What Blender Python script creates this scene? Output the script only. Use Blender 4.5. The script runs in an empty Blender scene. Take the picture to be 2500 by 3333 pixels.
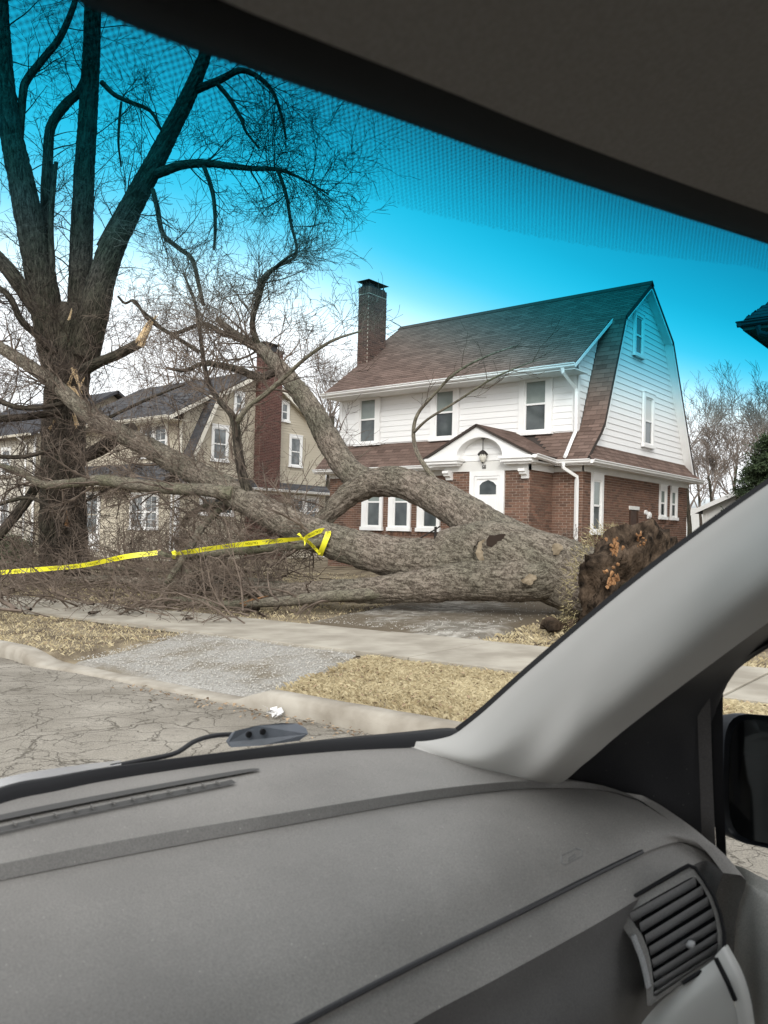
import bpy, math, random
import numpy as np
from mathutils import Vector, Matrix, noise
rnd = random.Random(7)
S = bpy.context.scene
COL = S.collection

# ------------------------------------------------------------------ camera
# lot frame: +x along the street to the right, +y away from the street, +z up; origin at the near corner of the white house
FPX, PITCH, ROLL, YAW, CZ = 2580.0, math.radians(1.30), math.radians(1.42), math.radians(39.5), 1.45
CAM = np.array([8.8605, -18.5989, CZ])
_cp, _sp, _cr, _sr, _cy, _sy = math.cos(PITCH), math.sin(PITCH), math.cos(ROLL), math.sin(ROLL), math.cos(YAW), math.sin(YAW)
_LOT = np.array([[_cy, -_sy, 0], [_sy, _cy, 0], [0, 0, 1.0]])
_MC = np.array([[_cr, -_sr, 0], [_sr, _cr, 0], [0, 0, 1.0]]) @ np.array([[1.0, 0, 0], [0, _sp, -_cp], [0, _cp, _sp]])
ML = _MC @ _LOT.T
cam = bpy.data.objects.new('camera', bpy.data.cameras.new('camera'))
COL.objects.link(cam)
_m = Matrix.Identity(4)
for i in range(3):
    _m[i][0], _m[i][1], _m[i][2], _m[i][3] = ML[0][i], -ML[1][i], -ML[2][i], CAM[i]
cam.matrix_world = _m
cam.data.sensor_fit = 'VERTICAL'
cam.data.sensor_height = 36.0
cam.data.lens = 36.0 * FPX / 3333.0
cam.data.clip_start = 0.02
cam.data.clip_end = 2000
cam.data.dof.use_dof = True
cam.data.dof.focus_distance = 14.0
cam.data.dof.aperture_fstop = 11.5
S.camera = cam

# ------------------------------------------------------------------ world, sun, exposure: bright overcast
SUN_EL, SUN_AZ = math.radians(31), math.radians(150)
W = bpy.data.worlds.new('World'); S.world = W; W.use_nodes = True
wn = W.node_tree.nodes; wl = W.node_tree.links
sky = wn.new('ShaderNodeTexSky'); sky.sky_type = 'NISHITA'; sky.sun_disc = False
sky.sun_elevation = SUN_EL; sky.sun_rotation = SUN_AZ
sky.air_density = 1.0; sky.dust_density = 6.0
hsv = wn.new('ShaderNodeHueSaturation'); hsv.inputs['Saturation'].default_value = 0.12
wmix = wn.new('ShaderNodeMix'); wmix.data_type = 'RGBA'; wmix.inputs[0].default_value = 0.72
wl.new(sky.outputs[0], hsv.inputs['Color']); wl.new(hsv.outputs[0], wmix.inputs[6])
wmix.inputs[7].default_value = (9.3, 9.5, 9.8, 1)          # cloud layer
wl.new(wmix.outputs[2], wn['Background'].inputs[0]); wn['Background'].inputs[1].default_value = 0.148
sun = bpy.data.objects.new('sun', bpy.data.lights.new('sun', 'SUN')); COL.objects.link(sun)
sun.data.energy = 1.15; sun.data.angle = math.radians(20); sun.data.color = (1.0, 0.96, 0.9)
sun.rotation_euler = (math.radians(90) - SUN_EL, 0, math.radians(30))
S.view_settings.view_transform = 'Standard'; S.view_settings.look = 'None'
S.view_settings.exposure = 0.40; S.view_settings.gamma = 1.0
S.cycles.max_bounces = 8; S.cycles.transparent_max_bounces = 16
S.cycles.caustics_reflective = False; S.cycles.caustics_refractive = False
S.cycles.use_denoising = True

# ------------------------------------------------------------------ picking real points along sight lines
DS = 2500.0 / 1659.0
def ray(px, py):                       # px, py on the photograph shown 1659 wide; result per metre of depth
    return ML.T @ np.array([(px * DS - 1250) / FPX, (py * DS - 1666.5) / FPX, 1.0])
def at(px, py, d): return CAM + ray(px, py) * d
def at_y(px, py, y):
    r = ray(px, py); return CAM + r * ((y - CAM[1]) / r[1])
def at_z(px, py, z):
    r = ray(px, py); return CAM + r * ((z - CAM[2]) / r[2])
def cam_dist(p): return float(np.linalg.norm(np.asarray(p) - CAM))

# ------------------------------------------------------------------ materials
def mat(name, c1, c2=None, scale=6.0, rough=0.8, spec=0.3, bump=0.0, bscale=40.0, bdist=0.01, tone=False, detail=6.0, metal=0.0, stretch=None, low=0.35, high=0.65):
    m = bpy.data.materials.new(name); m.use_nodes = True
    n, l = m.node_tree.nodes, m.node_tree.links
    b = n['Principled BSDF']
    b.inputs['Roughness'].default_value = rough; b.inputs['Specular IOR Level'].default_value = spec; b.inputs['Metallic'].default_value = metal
    tc = n.new('ShaderNodeTexCoord'); vec = tc.outputs['Object']
    if stretch:
        mp = n.new('ShaderNodeMapping'); mp.inputs['Scale'].default_value = stretch
        l.new(vec, mp.inputs[0]); vec = mp.outputs[0]
    if c2 is None:
        b.inputs['Base Color'].default_value = (*c1, 1)
    else:
        nz = n.new('ShaderNodeTexNoise'); nz.inputs['Scale'].default_value = scale; nz.inputs['Detail'].default_value = detail
        l.new(vec, nz.inputs['Vector'])
        fac = nz.outputs[0]
        rp = n.new('ShaderNodeValToRGB'); rp.color_ramp.elements[0].color = (*c1, 1); rp.color_ramp.elements[1].color = (*c2, 1)
        rp.color_ramp.elements[0].position = low; rp.color_ramp.elements[1].position = high
        if tone:
            at_ = n.new('ShaderNodeAttribute'); at_.attribute_name = 'tone'
            mx = n.new('ShaderNodeMath'); mx.operation = 'MULTIPLY_ADD'; mx.inputs[1].default_value = 0.35
            l.new(fac, mx.inputs[0])
            ma = n.new('ShaderNodeMath'); ma.operation = 'MULTIPLY'; ma.inputs[1].default_value = 0.65
            l.new(at_.outputs['Fac'], ma.inputs[0]); l.new(ma.outputs[0], mx.inputs[2]); fac = mx.outputs[0]
            rp.color_ramp.elements[0].position = 0.12; rp.color_ramp.elements[1].position = 0.88
        l.new(fac, rp.inputs[0]); l.new(rp.outputs[0], b.inputs['Base Color'])
    if bump:
        bn = n.new('ShaderNodeTexNoise'); bn.inputs['Scale'].default_value = bscale; bn.inputs['Detail'].default_value = 5
        l.new(vec, bn.inputs['Vector'])
        bp = n.new('ShaderNodeBump'); bp.inputs['Strength'].default_value = bump; bp.inputs['Distance'].default_value = bdist
        l.new(bn.outputs[0], bp.inputs['Height']); l.new(bp.outputs[0], b.inputs['Normal'])
    return m

def bark(name, dark, light, su, sv, strength=0.9, dist=0.03, moss=None):
    m = bpy.data.materials.new(name); m.use_nodes = True
    n, l = m.node_tree.nodes, m.node_tree.links
    b = n['Principled BSDF']; b.inputs['Roughness'].default_value = 0.92; b.inputs['Specular IOR Level'].default_value = 0.15
    uv = n.new('ShaderNodeUVMap'); uv.uv_map = 'UVMap'
    mp = n.new('ShaderNodeMapping'); mp.inputs['Scale'].default_value = (su, sv, 1); l.new(uv.outputs[0], mp.inputs[0])
    n1 = n.new('ShaderNodeTexNoise'); n1.inputs['Scale'].default_value = 1.0; n1.inputs['Detail'].default_value = 7; n1.inputs['Roughness'].default_value = 0.62; n1.inputs['Distortion'].default_value = 0.9; l.new(mp.outputs[0], n1.inputs['Vector'])
    mp2 = n.new('ShaderNodeMapping'); mp2.inputs['Scale'].default_value = (su * 1.1, sv * 3.4, 1); l.new(uv.outputs[0], mp2.inputs[0])
    n2 = n.new('ShaderNodeTexNoise'); n2.inputs['Scale'].default_value = 1.0; n2.inputs['Detail'].default_value = 6; n2.inputs['Distortion'].default_value = 1.6; l.new(mp2.outputs[0], n2.inputs['Vector'])
    hgt = n.new('ShaderNodeMath'); hgt.operation = 'MULTIPLY_ADD'; hgt.inputs[1].default_value = 0.45; l.new(n2.outputs[0], hgt.inputs[0])
    sc = n.new('ShaderNodeMath'); sc.operation = 'MULTIPLY'; sc.inputs[1].default_value = 0.62; l.new(n1.outputs[0], sc.inputs[0]); l.new(sc.outputs[0], hgt.inputs[2])
    rp = n.new('ShaderNodeValToRGB'); e = rp.color_ramp.elements
    e[0].position = 0.455; e[0].color = (*dark, 1); e[1].position = 0.64; e[1].color = (*light, 1)
    l.new(hgt.outputs[0], rp.inputs[0])
    big = n.new('ShaderNodeTexNoise'); big.inputs['Scale'].default_value = 1.3; big.inputs['Detail'].default_value = 3
    tc = n.new('ShaderNodeTexCoord'); l.new(tc.outputs['Object'], big.inputs['Vector'])
    r2 = n.new('ShaderNodeValToRGB'); r2.color_ramp.elements[0].position = 0.35; r2.color_ramp.elements[1].position = 0.7
    mo = moss or tuple(x * 0.75 for x in light)
    r2.color_ramp.elements[0].color = (1, 1, 1, 1); r2.color_ramp.elements[1].color = (mo[0] / light[0], mo[1] / light[1], mo[2] / light[2], 1)
    l.new(big.outputs[0], r2.inputs[0])
    mu = n.new('ShaderNodeMix'); mu.data_type = 'RGBA'; mu.blend_type = 'MULTIPLY'; mu.inputs[0].default_value = 1
    l.new(rp.outputs[0], mu.inputs[6]); l.new(r2.outputs[0], mu.inputs[7]); l.new(mu.outputs[2], b.inputs['Base Color'])
    bp = n.new('ShaderNodeBump'); bp.inputs['Strength'].default_value = strength; bp.inputs['Distance'].default_value = dist
    l.new(hgt.outputs[0], bp.inputs['Height']); l.new(bp.outputs[0], b.inputs['Normal'])
    return m

# ------------------------------------------------------------------ mesh helpers
class MB:
    def __init__(s): s.v = []; s.f = []; s.t = []; s.uv = {}
    def poly(s, pts, tone=None):
        i = len(s.v); s.v += [tuple(map(float, p)) for p in pts]; s.f.append(tuple(range(i, i + len(pts))))
        if tone is not None:
            s.t += [0.5] * (i - len(s.t)) + [tone] * len(pts)
    def hexa(s, p, tone=None):             # 8 corners: bottom ring 0-3, top ring 4-7
        i = len(s.v); s.v += [tuple(map(float, q)) for q in p]
        for q in ((3, 2, 1, 0), (4, 5, 6, 7), (0, 1, 5, 4), (1, 2, 6, 5), (2, 3, 7, 6), (3, 0, 4, 7)): s.f.append(tuple(i + k for k in q))
        if tone is not None: s.t += [0.5] * (i - len(s.t)) + [tone] * 8
    def box(s, a, b, tone=None):
        x0, y0, z0 = a; x1, y1, z1 = b
        s.hexa([(x0, y0, z0), (x1, y0, z0), (x1, y1, z0), (x0, y1, z0), (x0, y0, z1), (x1, y0, z1), (x1, y1, z1), (x0, y1, z1)], tone)
    def obox(s, o, e1, e2, e3, tone=None):   # origin + three edge vectors
        o, e1, e2, e3 = map(np.asarray, (o, e1, e2, e3))
        s.hexa([o, o + e1, o + e1 + e2, o + e2, o + e3, o + e1 + e3, o + e1 + e2 + e3, o + e2 + e3], tone)
    def extrude(s, prof, o, e1, e2, path):   # profile (a,b) in e1,e2 extruded along vector path, capped
        o, e1, e2, path = map(np.asarray, (o, e1, e2, path)); n = len(prof); i = len(s.v)
        for q in (0, 1):
            for a, b in prof: s.v.append(tuple(o + e1 * a + e2 * b + path * q))
        for k in range(n): s.f.append((i + k, i + (k + 1) % n, i + n + (k + 1) % n, i + n + k))
        s.f.append(tuple(i + k for k in reversed(range(n)))); s.f.append(tuple(i + n + k for k in range(n)))
    def tube(s, pts, rad, sides=6, cap=True, uv=False, wob=0.0, seed=0.0, furrow=0.0):
        P = np.asarray(pts, float); n = len(P); R = np.broadcast_to(np.asarray(rad, float), (n,))
        T = np.gradient(P, axis=0); T /= np.linalg.norm(T, axis=1)[:, None] + 1e-12
        ref = np.array([0, 0, 1.0]) if abs(T[0][2]) < 0.9 else np.array([1.0, 0, 0])
        A = np.cross(T, ref); A /= np.linalg.norm(A, axis=1)[:, None] + 1e-9
        for k in range(1, n):                       # keep the frame from flipping
            a = A[k - 1] - T[k] * np.dot(A[k - 1], T[k]); nn = np.linalg.norm(a)
            if nn > 1e-6: A[k] = a / nn
        B = np.cross(T, A)
        th = np.arange(sides) * (2 * math.pi / sides)
        ring = P[:, None, :] + R[:, None, None] * (np.cos(th)[None, :, None] * A[:, None, :] + np.sin(th)[None, :, None] * B[:, None, :])
        if wob:
            for a in range(n):
                for k in range(sides):
                    q = Vector(ring[a, k]); d = ring[a, k] - P[a]
                    w = noise.noise(q * (0.9 / max(R[a], 0.05)) + Vector((seed, 0, 0))) * 0.6 + noise.noise(q * (2.6 / max(R[a], 0.05)) + Vector((0, seed, 0))) * 0.4
                    ring[a, k] = P[a] + d * (1 + wob * w)
                    if furrow:
                        u_ = (ring[a, k] - P[a]) / R[a]; q2 = Vector((u_[0] * R[a] * 17 + P[a][0] * 3.2, u_[1] * R[a] * 17 + P[a][1] * 3.2, u_[2] * R[a] * 17 + P[a][2] * 3.2))
                        w2 = 0.5 - abs(noise.noise(q2)) * 1.6 + 0.5 * noise.noise(q2 * 2.3); ring[a, k] = ring[a, k] + u_ * (furrow * w2)
        i = len(s.v); s.v += [tuple(p) for p in ring.reshape(-1, 3)]
        L = np.concatenate([[0], np.cumsum(np.linalg.norm(np.diff(P, axis=0), axis=1))])
        for a in range(n - 1):
            for k in range(sides):
                k2 = (k + 1) % sides
                if uv:
                    r = float(R[a]) * 2 * math.pi
                    s.uv[len(s.f)] = [(k / sides * r, L[a]), ((k + 1) / sides * r, L[a]), ((k + 1) / sides * r, L[a + 1]), (k / sides * r, L[a + 1])]
                s.f.append((i + a * sides + k, i + a * sides + k2, i + (a + 1) * sides + k2, i + (a + 1) * sides + k))
        if cap:
            s.f.append(tuple(i + k for k in reversed(range(sides)))); s.f.append(tuple(i + (n - 1) * sides + k for k in range(sides)))
    def queue(s, P, r, sides):
        if not hasattr(s, 'q'): s.q = {}
        s.q.setdefault((len(P), sides), []).append((P, r))
    def flush(s):
        for (n, k), L in getattr(s, 'q', {}).items():
            P = np.array([a for a, _ in L], float); R = np.array([b for _, b in L], float); N = len(P)
            T = np.gradient(P, axis=1); T /= np.linalg.norm(T, axis=2, keepdims=True) + 1e-12
            D = P[:, -1] - P[:, 0]; D /= np.linalg.norm(D, axis=1, keepdims=True) + 1e-12
            ref = np.where(np.abs(D[:, 2:3]) < 0.8, np.array([[0, 0, 1.0]]), np.array([[1.0, 0, 0]])); ref = np.cross(D, ref)
            A = ref[:, None, :] - T * np.sum(T * ref[:, None, :], axis=2, keepdims=True); A /= np.linalg.norm(A, axis=2, keepdims=True) + 1e-9; B = np.cross(T, A)
            th = np.arange(k) * (2 * math.pi / k)
            ring = P[:, :, None, :] + R[:, :, None, None] * (np.cos(th)[None, None, :, None] * A[:, :, None, :] + np.sin(th)[None, None, :, None] * B[:, :, None, :])
            i0 = len(s.v); s.v += ring.reshape(-1, 3).tolist()
            idx = (np.arange(N)[:, None, None] * n + np.arange(n - 1)[None, :, None]) * k; kk = np.arange(k)[None, None, :]; k2 = (kk + 1) % k
            F = np.stack([idx + kk, idx + k2, idx + k + k2, idx + k + kk], axis=3).reshape(-1, 4) + i0
            s.f += F.tolist()
        s.q = {}
    def mesh(s, name, smooth=False):
        s.flush()
        me = bpy.data.meshes.new(name); me.from_pydata(s.v, [], s.f)
        if s.t:
            a = me.attributes.new('tone', 'FLOAT', 'POINT'); a.data.foreach_set('value', s.t + [0.5] * (len(s.v) - len(s.t)))
        if s.uv:
            u = me.uv_layers.new(name='UVMap'); d = u.data
            for fi, c in s.uv.items():
                ls = me.polygons[fi].loop_start
                for k, q in enumerate(c): d[ls + k].uv = q
        if smooth: me.polygons.foreach_set('use_smooth', [True] * len(me.polygons))
        me.update()
        return me
def O(name, data, m, parent=None, label=None, cat=None, group=None, kind=None, smooth=False, loc=None):
    if isinstance(data, MB): data = data.mesh(name, smooth)
    o = bpy.data.objects.new(name, data); COL.objects.link(o)
    if m is not None and data is not None and not data.materials: data.materials.append(m)
    if loc is not None: o.location = loc
    if parent is not None:
        o.parent = parent
        if parent.type == 'EMPTY': o.matrix_parent_inverse = Matrix.Translation(-Vector(parent.location))
    for k, v in (('label', label), ('category', cat), ('group', group), ('kind', kind)):
        if v: o[k] = v
    return o
def thing(name, loc, label, cat, group=None):
    e = bpy.data.objects.new(name, None); COL.objects.link(e); e.location = tuple(map(float, loc)); e.empty_display_size = 0.2
    e['label'] = label; e['category'] = cat
    if group: e['group'] = group
    return e
def text_mesh(txt, size, ext=0.002):
    c = bpy.data.curves.new('lettering', 'FONT'); c.body = txt; c.size = size; c.extrude = ext; c.resolution_u = 2
    o = bpy.data.objects.new('lettering_source', c); COL.objects.link(o)
    dg = bpy.context.evaluated_depsgraph_get(); me = bpy.data.meshes.new_from_object(o.evaluated_get(dg))
    bpy.data.objects.remove(o); return me
def spline(pts, step):
    P = np.asarray(pts, float); out = []
    Q = np.vstack([2 * P[0] - P[1], P, 2 * P[-1] - P[-2]])
    for i in range(1, len(Q) - 2):
        p0, p1, p2, p3 = Q[i - 1], Q[i], Q[i + 1], Q[i + 2]; n = max(2, int(np.linalg.norm((p2 - p1)[:3]) / step))
        for k in range(n):
            t = k / n; out.append(0.5 * ((2 * p1) + (p2 - p0) * t + (2 * p0 - 5 * p1 + 4 * p2 - p3) * t * t + (3 * p1 - p0 - 3 * p2 + p3) * t ** 3))
    out.append(P[-1]); return np.array(out)

# ================================================================== setting: ground, road, kerb, pavement, drive
def zs(x): return 0.025 * (min(max(x, -32.0), 14.0) - 4.0)
_YY = [-14.2, -12.2, -10.6, -8.7, -6.0, 0.0, 60.0]; _ZZ = [0.12, 0.15, 0.17, 0.31, 0.45, 0.6, 0.9]
def gz(x, y):
    if y < -14.2: return zs(x) - 0.08
    base = float(np.interp(y, _YY, _ZZ))
    if y < -12.2 and 0.3 + (-12.2 - y) * 0.28 < x < 3.45 + (-12.2 - y) * 0.33: return zs(x) + float(np.interp(y, [-14.2, -12.2], [0.0, 0.12]))
    if y > -10.6 and 0.8 < x < 3.7: return zs(x) + base - 0.03
    n = noise.noise(Vector((x * 0.7, y * 0.7, 0))) * 0.03 + noise.noise(Vector((x * 2.7, y * 2.7, 3))) * 0.012
    if -12.4 < y < -10.4: n = -0.012
    elif -14.2 <= y <= -12.4: n = n * 0.5
    return zs(x) + base + n - 0.02
def in_apron(x, y):                     # crushed stone crossing between kerb and pavement
    return 0.35 + (-12.2 - y) * 0.28 < x < 3.35 + (-12.2 - y) * 0.33
def in_drive(x, y): return 0.9 < x < 3.75 and y > -10.6

xs = np.concatenate([np.linspace(-700, -40, 14), np.linspace(-36, -8, 40), np.linspace(-7.6, 12, 110), np.linspace(13, 40, 20), np.linspace(60, 700, 12)])
ys = np.concatenate([np.linspace(-700, -30, 12), np.linspace(-26, -14.6, 8), [-14.21], np.linspace(-14.19, -4, 70), np.linspace(-3.6, 20, 36), np.linspace(23, 60, 14), np.linspace(80, 900, 14)])
gmb = MB(); nx = len(xs)
for y in ys:
    for x in xs: gmb.v.append((float(x), float(y), gz(float(x), float(y))))
for j in range(len(ys) - 1):
    for i in range(nx - 1): gmb.f.append((j * nx + i, j * nx + i + 1, (j + 1) * nx + i + 1, (j + 1) * nx + i))
m_ground = mat('dry_lawn_soil', (0.09, 0.068, 0.049), (0.27, 0.222, 0.15), scale=2.2, rough=0.95, spec=0.1, bump=0.7, bscale=30, bdist=0.03, detail=9, low=0.36, high=0.6)
O('ground', gmb, m_ground, kind='structure', label='winter lawn ground with patches of bare mud and dead grass', smooth=True)

# cracked road
def road_mat():
    m = mat('old_asphalt', (0.215, 0.192, 0.158), (0.335, 0.305, 0.258), scale=1.4, rough=0.9, spec=0.2, detail=10)
    n, l = m.node_tree.nodes, m.node_tree.links; b = n['Principled BSDF']
    src = b.inputs['Base Color'].links[0].from_socket
    tc = n.new('ShaderNodeTexCoord'); ds = n.new('ShaderNodeTexNoise'); ds.inputs['Scale'].default_value = 1.7; ds.inputs['Detail'].default_value = 6
    l.new(tc.outputs['Object'], ds.inputs['Vector'])
    mx = n.new('ShaderNodeMix'); mx.data_type = 'RGBA'; mx.inputs[0].default_value = 0.42
    l.new(tc.outputs['Object'], mx.inputs[6]); l.new(ds.outputs['Color'], mx.inputs[7])
    facs = []
    for sc, w in ((2.0, 0.014), (4.6, 0.015), (10.5, 0.017)):
        v = n.new('ShaderNodeTexVoronoi'); v.feature = 'DISTANCE_TO_EDGE'; v.inputs['Scale'].default_value = sc; l.new(mx.outputs[2], v.inputs['Vector'])
        r = n.new('ShaderNodeMapRange'); r.inputs[1].default_value = 0.0; r.inputs[2].default_value = w; l.new(v.outputs['Distance'], r.inputs[0])
        facs.append(r.outputs[0])
    keep = n.new('ShaderNodeTexNoise'); keep.inputs['Scale'].default_value = 0.9; l.new(tc.outputs['Object'], keep.inputs['Vector'])
    kr = n.new('ShaderNodeMapRange'); kr.inputs[1].default_value = 0.42; kr.inputs[2].default_value = 0.6; l.new(keep.outputs[0], kr.inputs[0])
    m3 = n.new('ShaderNodeMath'); m3.operation = 'MAXIMUM'; l.new(facs[2], m3.inputs[0]); l.new(kr.outputs[0], m3.inputs[1])
    a = n.new('ShaderNodeMath'); a.operation = 'MINIMUM'; l.new(facs[0], a.inputs[0]); l.new(facs[1], a.inputs[1])
    a2 = n.new('ShaderNodeMath'); a2.operation = 'MINIMUM'; l.new(a.outputs[0], a2.inputs[0]); l.new(m3.outputs[0], a2.inputs[1])
    cm = n.new('ShaderNodeMix'); cm.data_type = 'RGBA'; l.new(a2.outputs[0], cm.inputs[0]); cm.inputs[6].default_value = (0.115, 0.10, 0.08, 1); l.new(src, cm.inputs[7])
    fine = n.new('ShaderNodeTexNoise'); fine.inputs['Scale'].default_value = 130; fine.inputs['Detail'].default_value = 4; l.new(tc.outputs['Object'], fine.inputs['Vector'])
    fr = n.new('ShaderNodeValToRGB'); fr.color_ramp.elements[0].position = 0.3; fr.color_ramp.elements[0].color = (0.55, 0.55, 0.55, 1); fr.color_ramp.elements[1].position = 0.62; fr.color_ramp.elements[1].color = (1.12, 1.12, 1.12, 1)
    l.new(fine.outputs[0], fr.inputs[0])
    mu = n.new('ShaderNodeMix'); mu.data_type = 'RGBA'; mu.blend_type = 'MULTIPLY'; mu.inputs[0].default_value = 1.0
    l.new(cm.outputs[2], mu.inputs[6]); l.new(fr.outputs[0], mu.inputs[7]); l.new(mu.outputs[2], b.inputs['Base Color'])
    h = n.new('ShaderNodeMath'); h.operation = 'MULTIPLY_ADD'; h.inputs[1].default_value = 0.25; l.new(fine.outputs[0], h.inputs[0]); l.new(a2.outputs[0], h.inputs[2])
    bp = n.new('ShaderNodeBump'); bp.inputs['Strength'].default_value = 0.7; bp.inputs['Distance'].default_value = 0.012; l.new(h.outputs[0], bp.inputs['Height']); l.new(bp.outputs[0], b.inputs['Normal'])
    return m
rmb = MB()
rx = np.concatenate([np.linspace(-700, -34, 8), np.linspace(-32, 14, 60), np.linspace(20, 700, 8)])
ry = [-24.0, -21.0, -18.0, -16.0, -15.0, -14.36]
crown = [0.02, 0.07, 0.09, 0.05, 0.02, 0.0]
for y, c in zip(ry, crown):
    for x in rx: rmb.v.append((float(x), y, zs(float(x)) + c))
for j in range(len(ry) - 1):
    for i in range(len(rx) - 1): rmb.f.append((j * len(rx) + i, j * len(rx) + i + 1, (j + 1) * len(rx) + i + 1, (j + 1) * len(rx) + i))
O('road', rmb, road_mat(), kind='structure', label='pale worn asphalt road laced with alligator cracks', smooth=True)

# kerb: raised both sides of a dropped crossing
def smooth(t): t = min(max(t, 0), 1); return t * t * (3 - 2 * t)
def kerb_h(x):
    l = 1 - smooth((x - 0.15) / 0.8); r = smooth((x - 3.75) / 0.42)
    return 0.03 + 0.115 * max(l, r)
m_conc = mat('weathered_concrete', (0.25, 0.22, 0.178), (0.41, 0.375, 0.32), scale=3.0, rough=0.9, spec=0.2, bump=0.35, bscale=90, bdist=0.006, detail=10)
kx = np.concatenate([np.linspace(-60, -6, 28), np.linspace(-5.5, 13, 120), np.linspace(14, 60, 12)])
kmb = MB(); prof_n = 7
for x in kx:
    h = kerb_h(x); z = zs(x); f = smooth(((h - 0.03) / 0.115))
    wv = noise.noise(Vector((x * 1.3, 0, 9))) * 0.012; bul = 0.10 * math.exp(-((x - 0.75) / 0.5) ** 2)
    for yy, zz in ((-14.36 - bul, -0.03), (-14.355 - bul + wv, h * 0.45), (-14.335 - bul + wv, h * 0.86), (-14.30 - bul + wv, h), (-14.20 + wv * 1.5, h + 0.004 + wv * 0.3), (-14.16 + wv, h * 0.8), (-14.15, -0.06)):
        kmb.v.append((x, yy, z + zz + noise.noise(Vector((x * 3, yy * 20, 1))) * 0.006))
for i in range(len(kx) - 1):
    for k in range(prof_n - 1): kmb.f.append((i * prof_n + k, (i + 1) * prof_n + k, (i + 1) * prof_n + k + 1, i * prof_n + k + 1))
O('kerb', kmb, m_conc, kind='structure', label='weathered concrete kerb dipping at the drive crossing', smooth=True)

# pavement: each concrete slab a piece of its own
m_bed = mat('slab_joint_dirt', (0.10, 0.085, 0.06), (0.2, 0.17, 0.12), scale=8, rough=0.95)
pmb = MB()
px_ = np.linspace(-32, 14, 40)
for i in range(39):
    a, b = px_[i], px_[i + 1]
    pmb.poly([(a, -12.24, zs(a) + 0.125), (b, -12.24, zs(b) + 0.125), (b, -10.56, zs(b) + 0.135), (a, -10.56, zs(a) + 0.135)])
pave = O('pavement', pmb, m_bed, kind='structure', label='concrete pavement crossing the drive')
m_slab = mat('pavement_concrete', (0.275, 0.245, 0.20), (0.40, 0.365, 0.305), scale=2.4, rough=0.9, spec=0.2, bump=0.3, bscale=110, bdist=0.005, detail=10)
sx = -31.0; rs = random.Random(3)
while sx < 13.5:
    a, b = sx + 0.006, sx + 1.52 - 0.006; d = rs.uniform(-0.008, 0.008); d2 = rs.uniform(-0.006, 0.006)
    mb = MB(); y0, y1 = -12.2 + rs.uniform(-0.015, 0.015), -10.6
    za, zb = zs(a) + 0.165 + d, zs(b) + 0.165 + d2
    pts = [(a, y0, za), (b, y0, zb), (b, y1, zb + 0.012), (a, y1, za + 0.012)]
    ch = 0.012
    ins = [(a + ch, y0 + ch, za + 0.004), (b - ch, y0 + ch, zb + 0.004), (b - ch, y1 - ch, zb + 0.016), (a + ch, y1 - ch, za + 0.016)]
    low = [(p[0], p[1], p[2] - 0.07) for p in pts]
    mb.poly(ins)
    for k in range(4):
        k2 = (k + 1) % 4; mb.poly([pts[k], pts[k2], ins[k2], ins[k]]); mb.poly([low[k], low[k2], pts[k2], pts[k]])
    O('slab', mb, m_slab, parent=pave); sx += 1.52

# crushed-stone crossing and drive
m_gravel = mat('pale_crushed_stone', (0.25, 0.235, 0.21), (0.45, 0.43, 0.395), scale=45, rough=0.95, spec=0.15, bump=1.0, bscale=70, bdist=0.02, detail=5, low=0.33, high=0.66)
m_drive = mat('drive_stone', (0.17, 0.155, 0.13), (0.42, 0.395, 0.35), scale=7, rough=0.95, spec=0.15, bump=0.9, bscale=60, bdist=0.015, detail=12, low=0.4, high=0.62)
def strip(name, rows, m, label, dz):
    mb = MB(); n = 24
    for y, x0, x1 in rows:
        for i in range(n):
            x = x0 + (x1 - x0) * i / (n - 1)
            z = zs(x) + float(np.interp(y, [-14.24, -14.1, -12.4, -12.2, -10.6, -10.3, -8.7, -6.0, 0.0, 60.0], [-0.02, 0.03, 0.13, 0.12, 0.12, 0.195, 0.31, 0.45, 0.6, 0.9])) + dz + noise.noise(Vector((x * 2, y * 2, 5))) * 0.015
            z -= 0.06 if i in (0, n - 1) else 0.008 if i in (1, n - 2) else 0
            edge = max(0.0, 1 - min(i, n - 1 - i) / 4); mb.v.append((x + noise.noise(Vector((x0 + (i > n / 2) * 9, y * 2.3, 0))) * 0.22 * edge + noise.noise(Vector((i * 3.1, y * 7, 0))) * 0.05 * edge, y, z))
    for j in range(len(rows) - 1):
        for i in range(n - 1): mb.f.append((j * n + i, j * n + i + 1, (j + 1) * n + i + 1, (j + 1) * n + i))
    return O(name, mb, m, kind='structure', label=label, smooth=True)
def muddy(m, mud, scale, lo, hi):
    n, l = m.node_tree.nodes, m.node_tree.links; b = n['Principled BSDF']; src = b.inputs['Base Color'].links[0].from_socket
    tc = n.new('ShaderNodeTexCoord'); nz = n.new('ShaderNodeTexNoise'); nz.inputs['Scale'].default_value = scale; nz.inputs['Detail'].default_value = 7; nz.inputs['Roughness'].default_value = .65
    l.new(tc.outputs['Object'], nz.inputs['Vector']); mr = n.new('ShaderNodeMapRange'); mr.inputs[1].default_value = lo; mr.inputs[2].default_value = hi; l.new(nz.outputs[0], mr.inputs[0])
    mx = n.new('ShaderNodeMix'); mx.data_type = 'RGBA'; l.new(mr.outputs[0], mx.inputs[0]); l.new(src, mx.inputs[6]); mx.inputs[7].default_value = (*mud, 1); l.new(mx.outputs[2], b.inputs['Base Color'])
muddy(m_gravel, (0.225, 0.195, 0.15), 1.1, .47, .60); muddy(m_drive, (0.13, 0.105, 0.075), .7, .40, .56)
strip('drive_crossing', [(y, 0.30 + (-12.2 - y) * 0.30, 3.4 + (-12.2 - y) * 0.33) for y in np.linspace(-14.24, -12.22, 26)], m_gravel, 'pale crushed stone crossing between kerb and pavement', 0.018)
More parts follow.
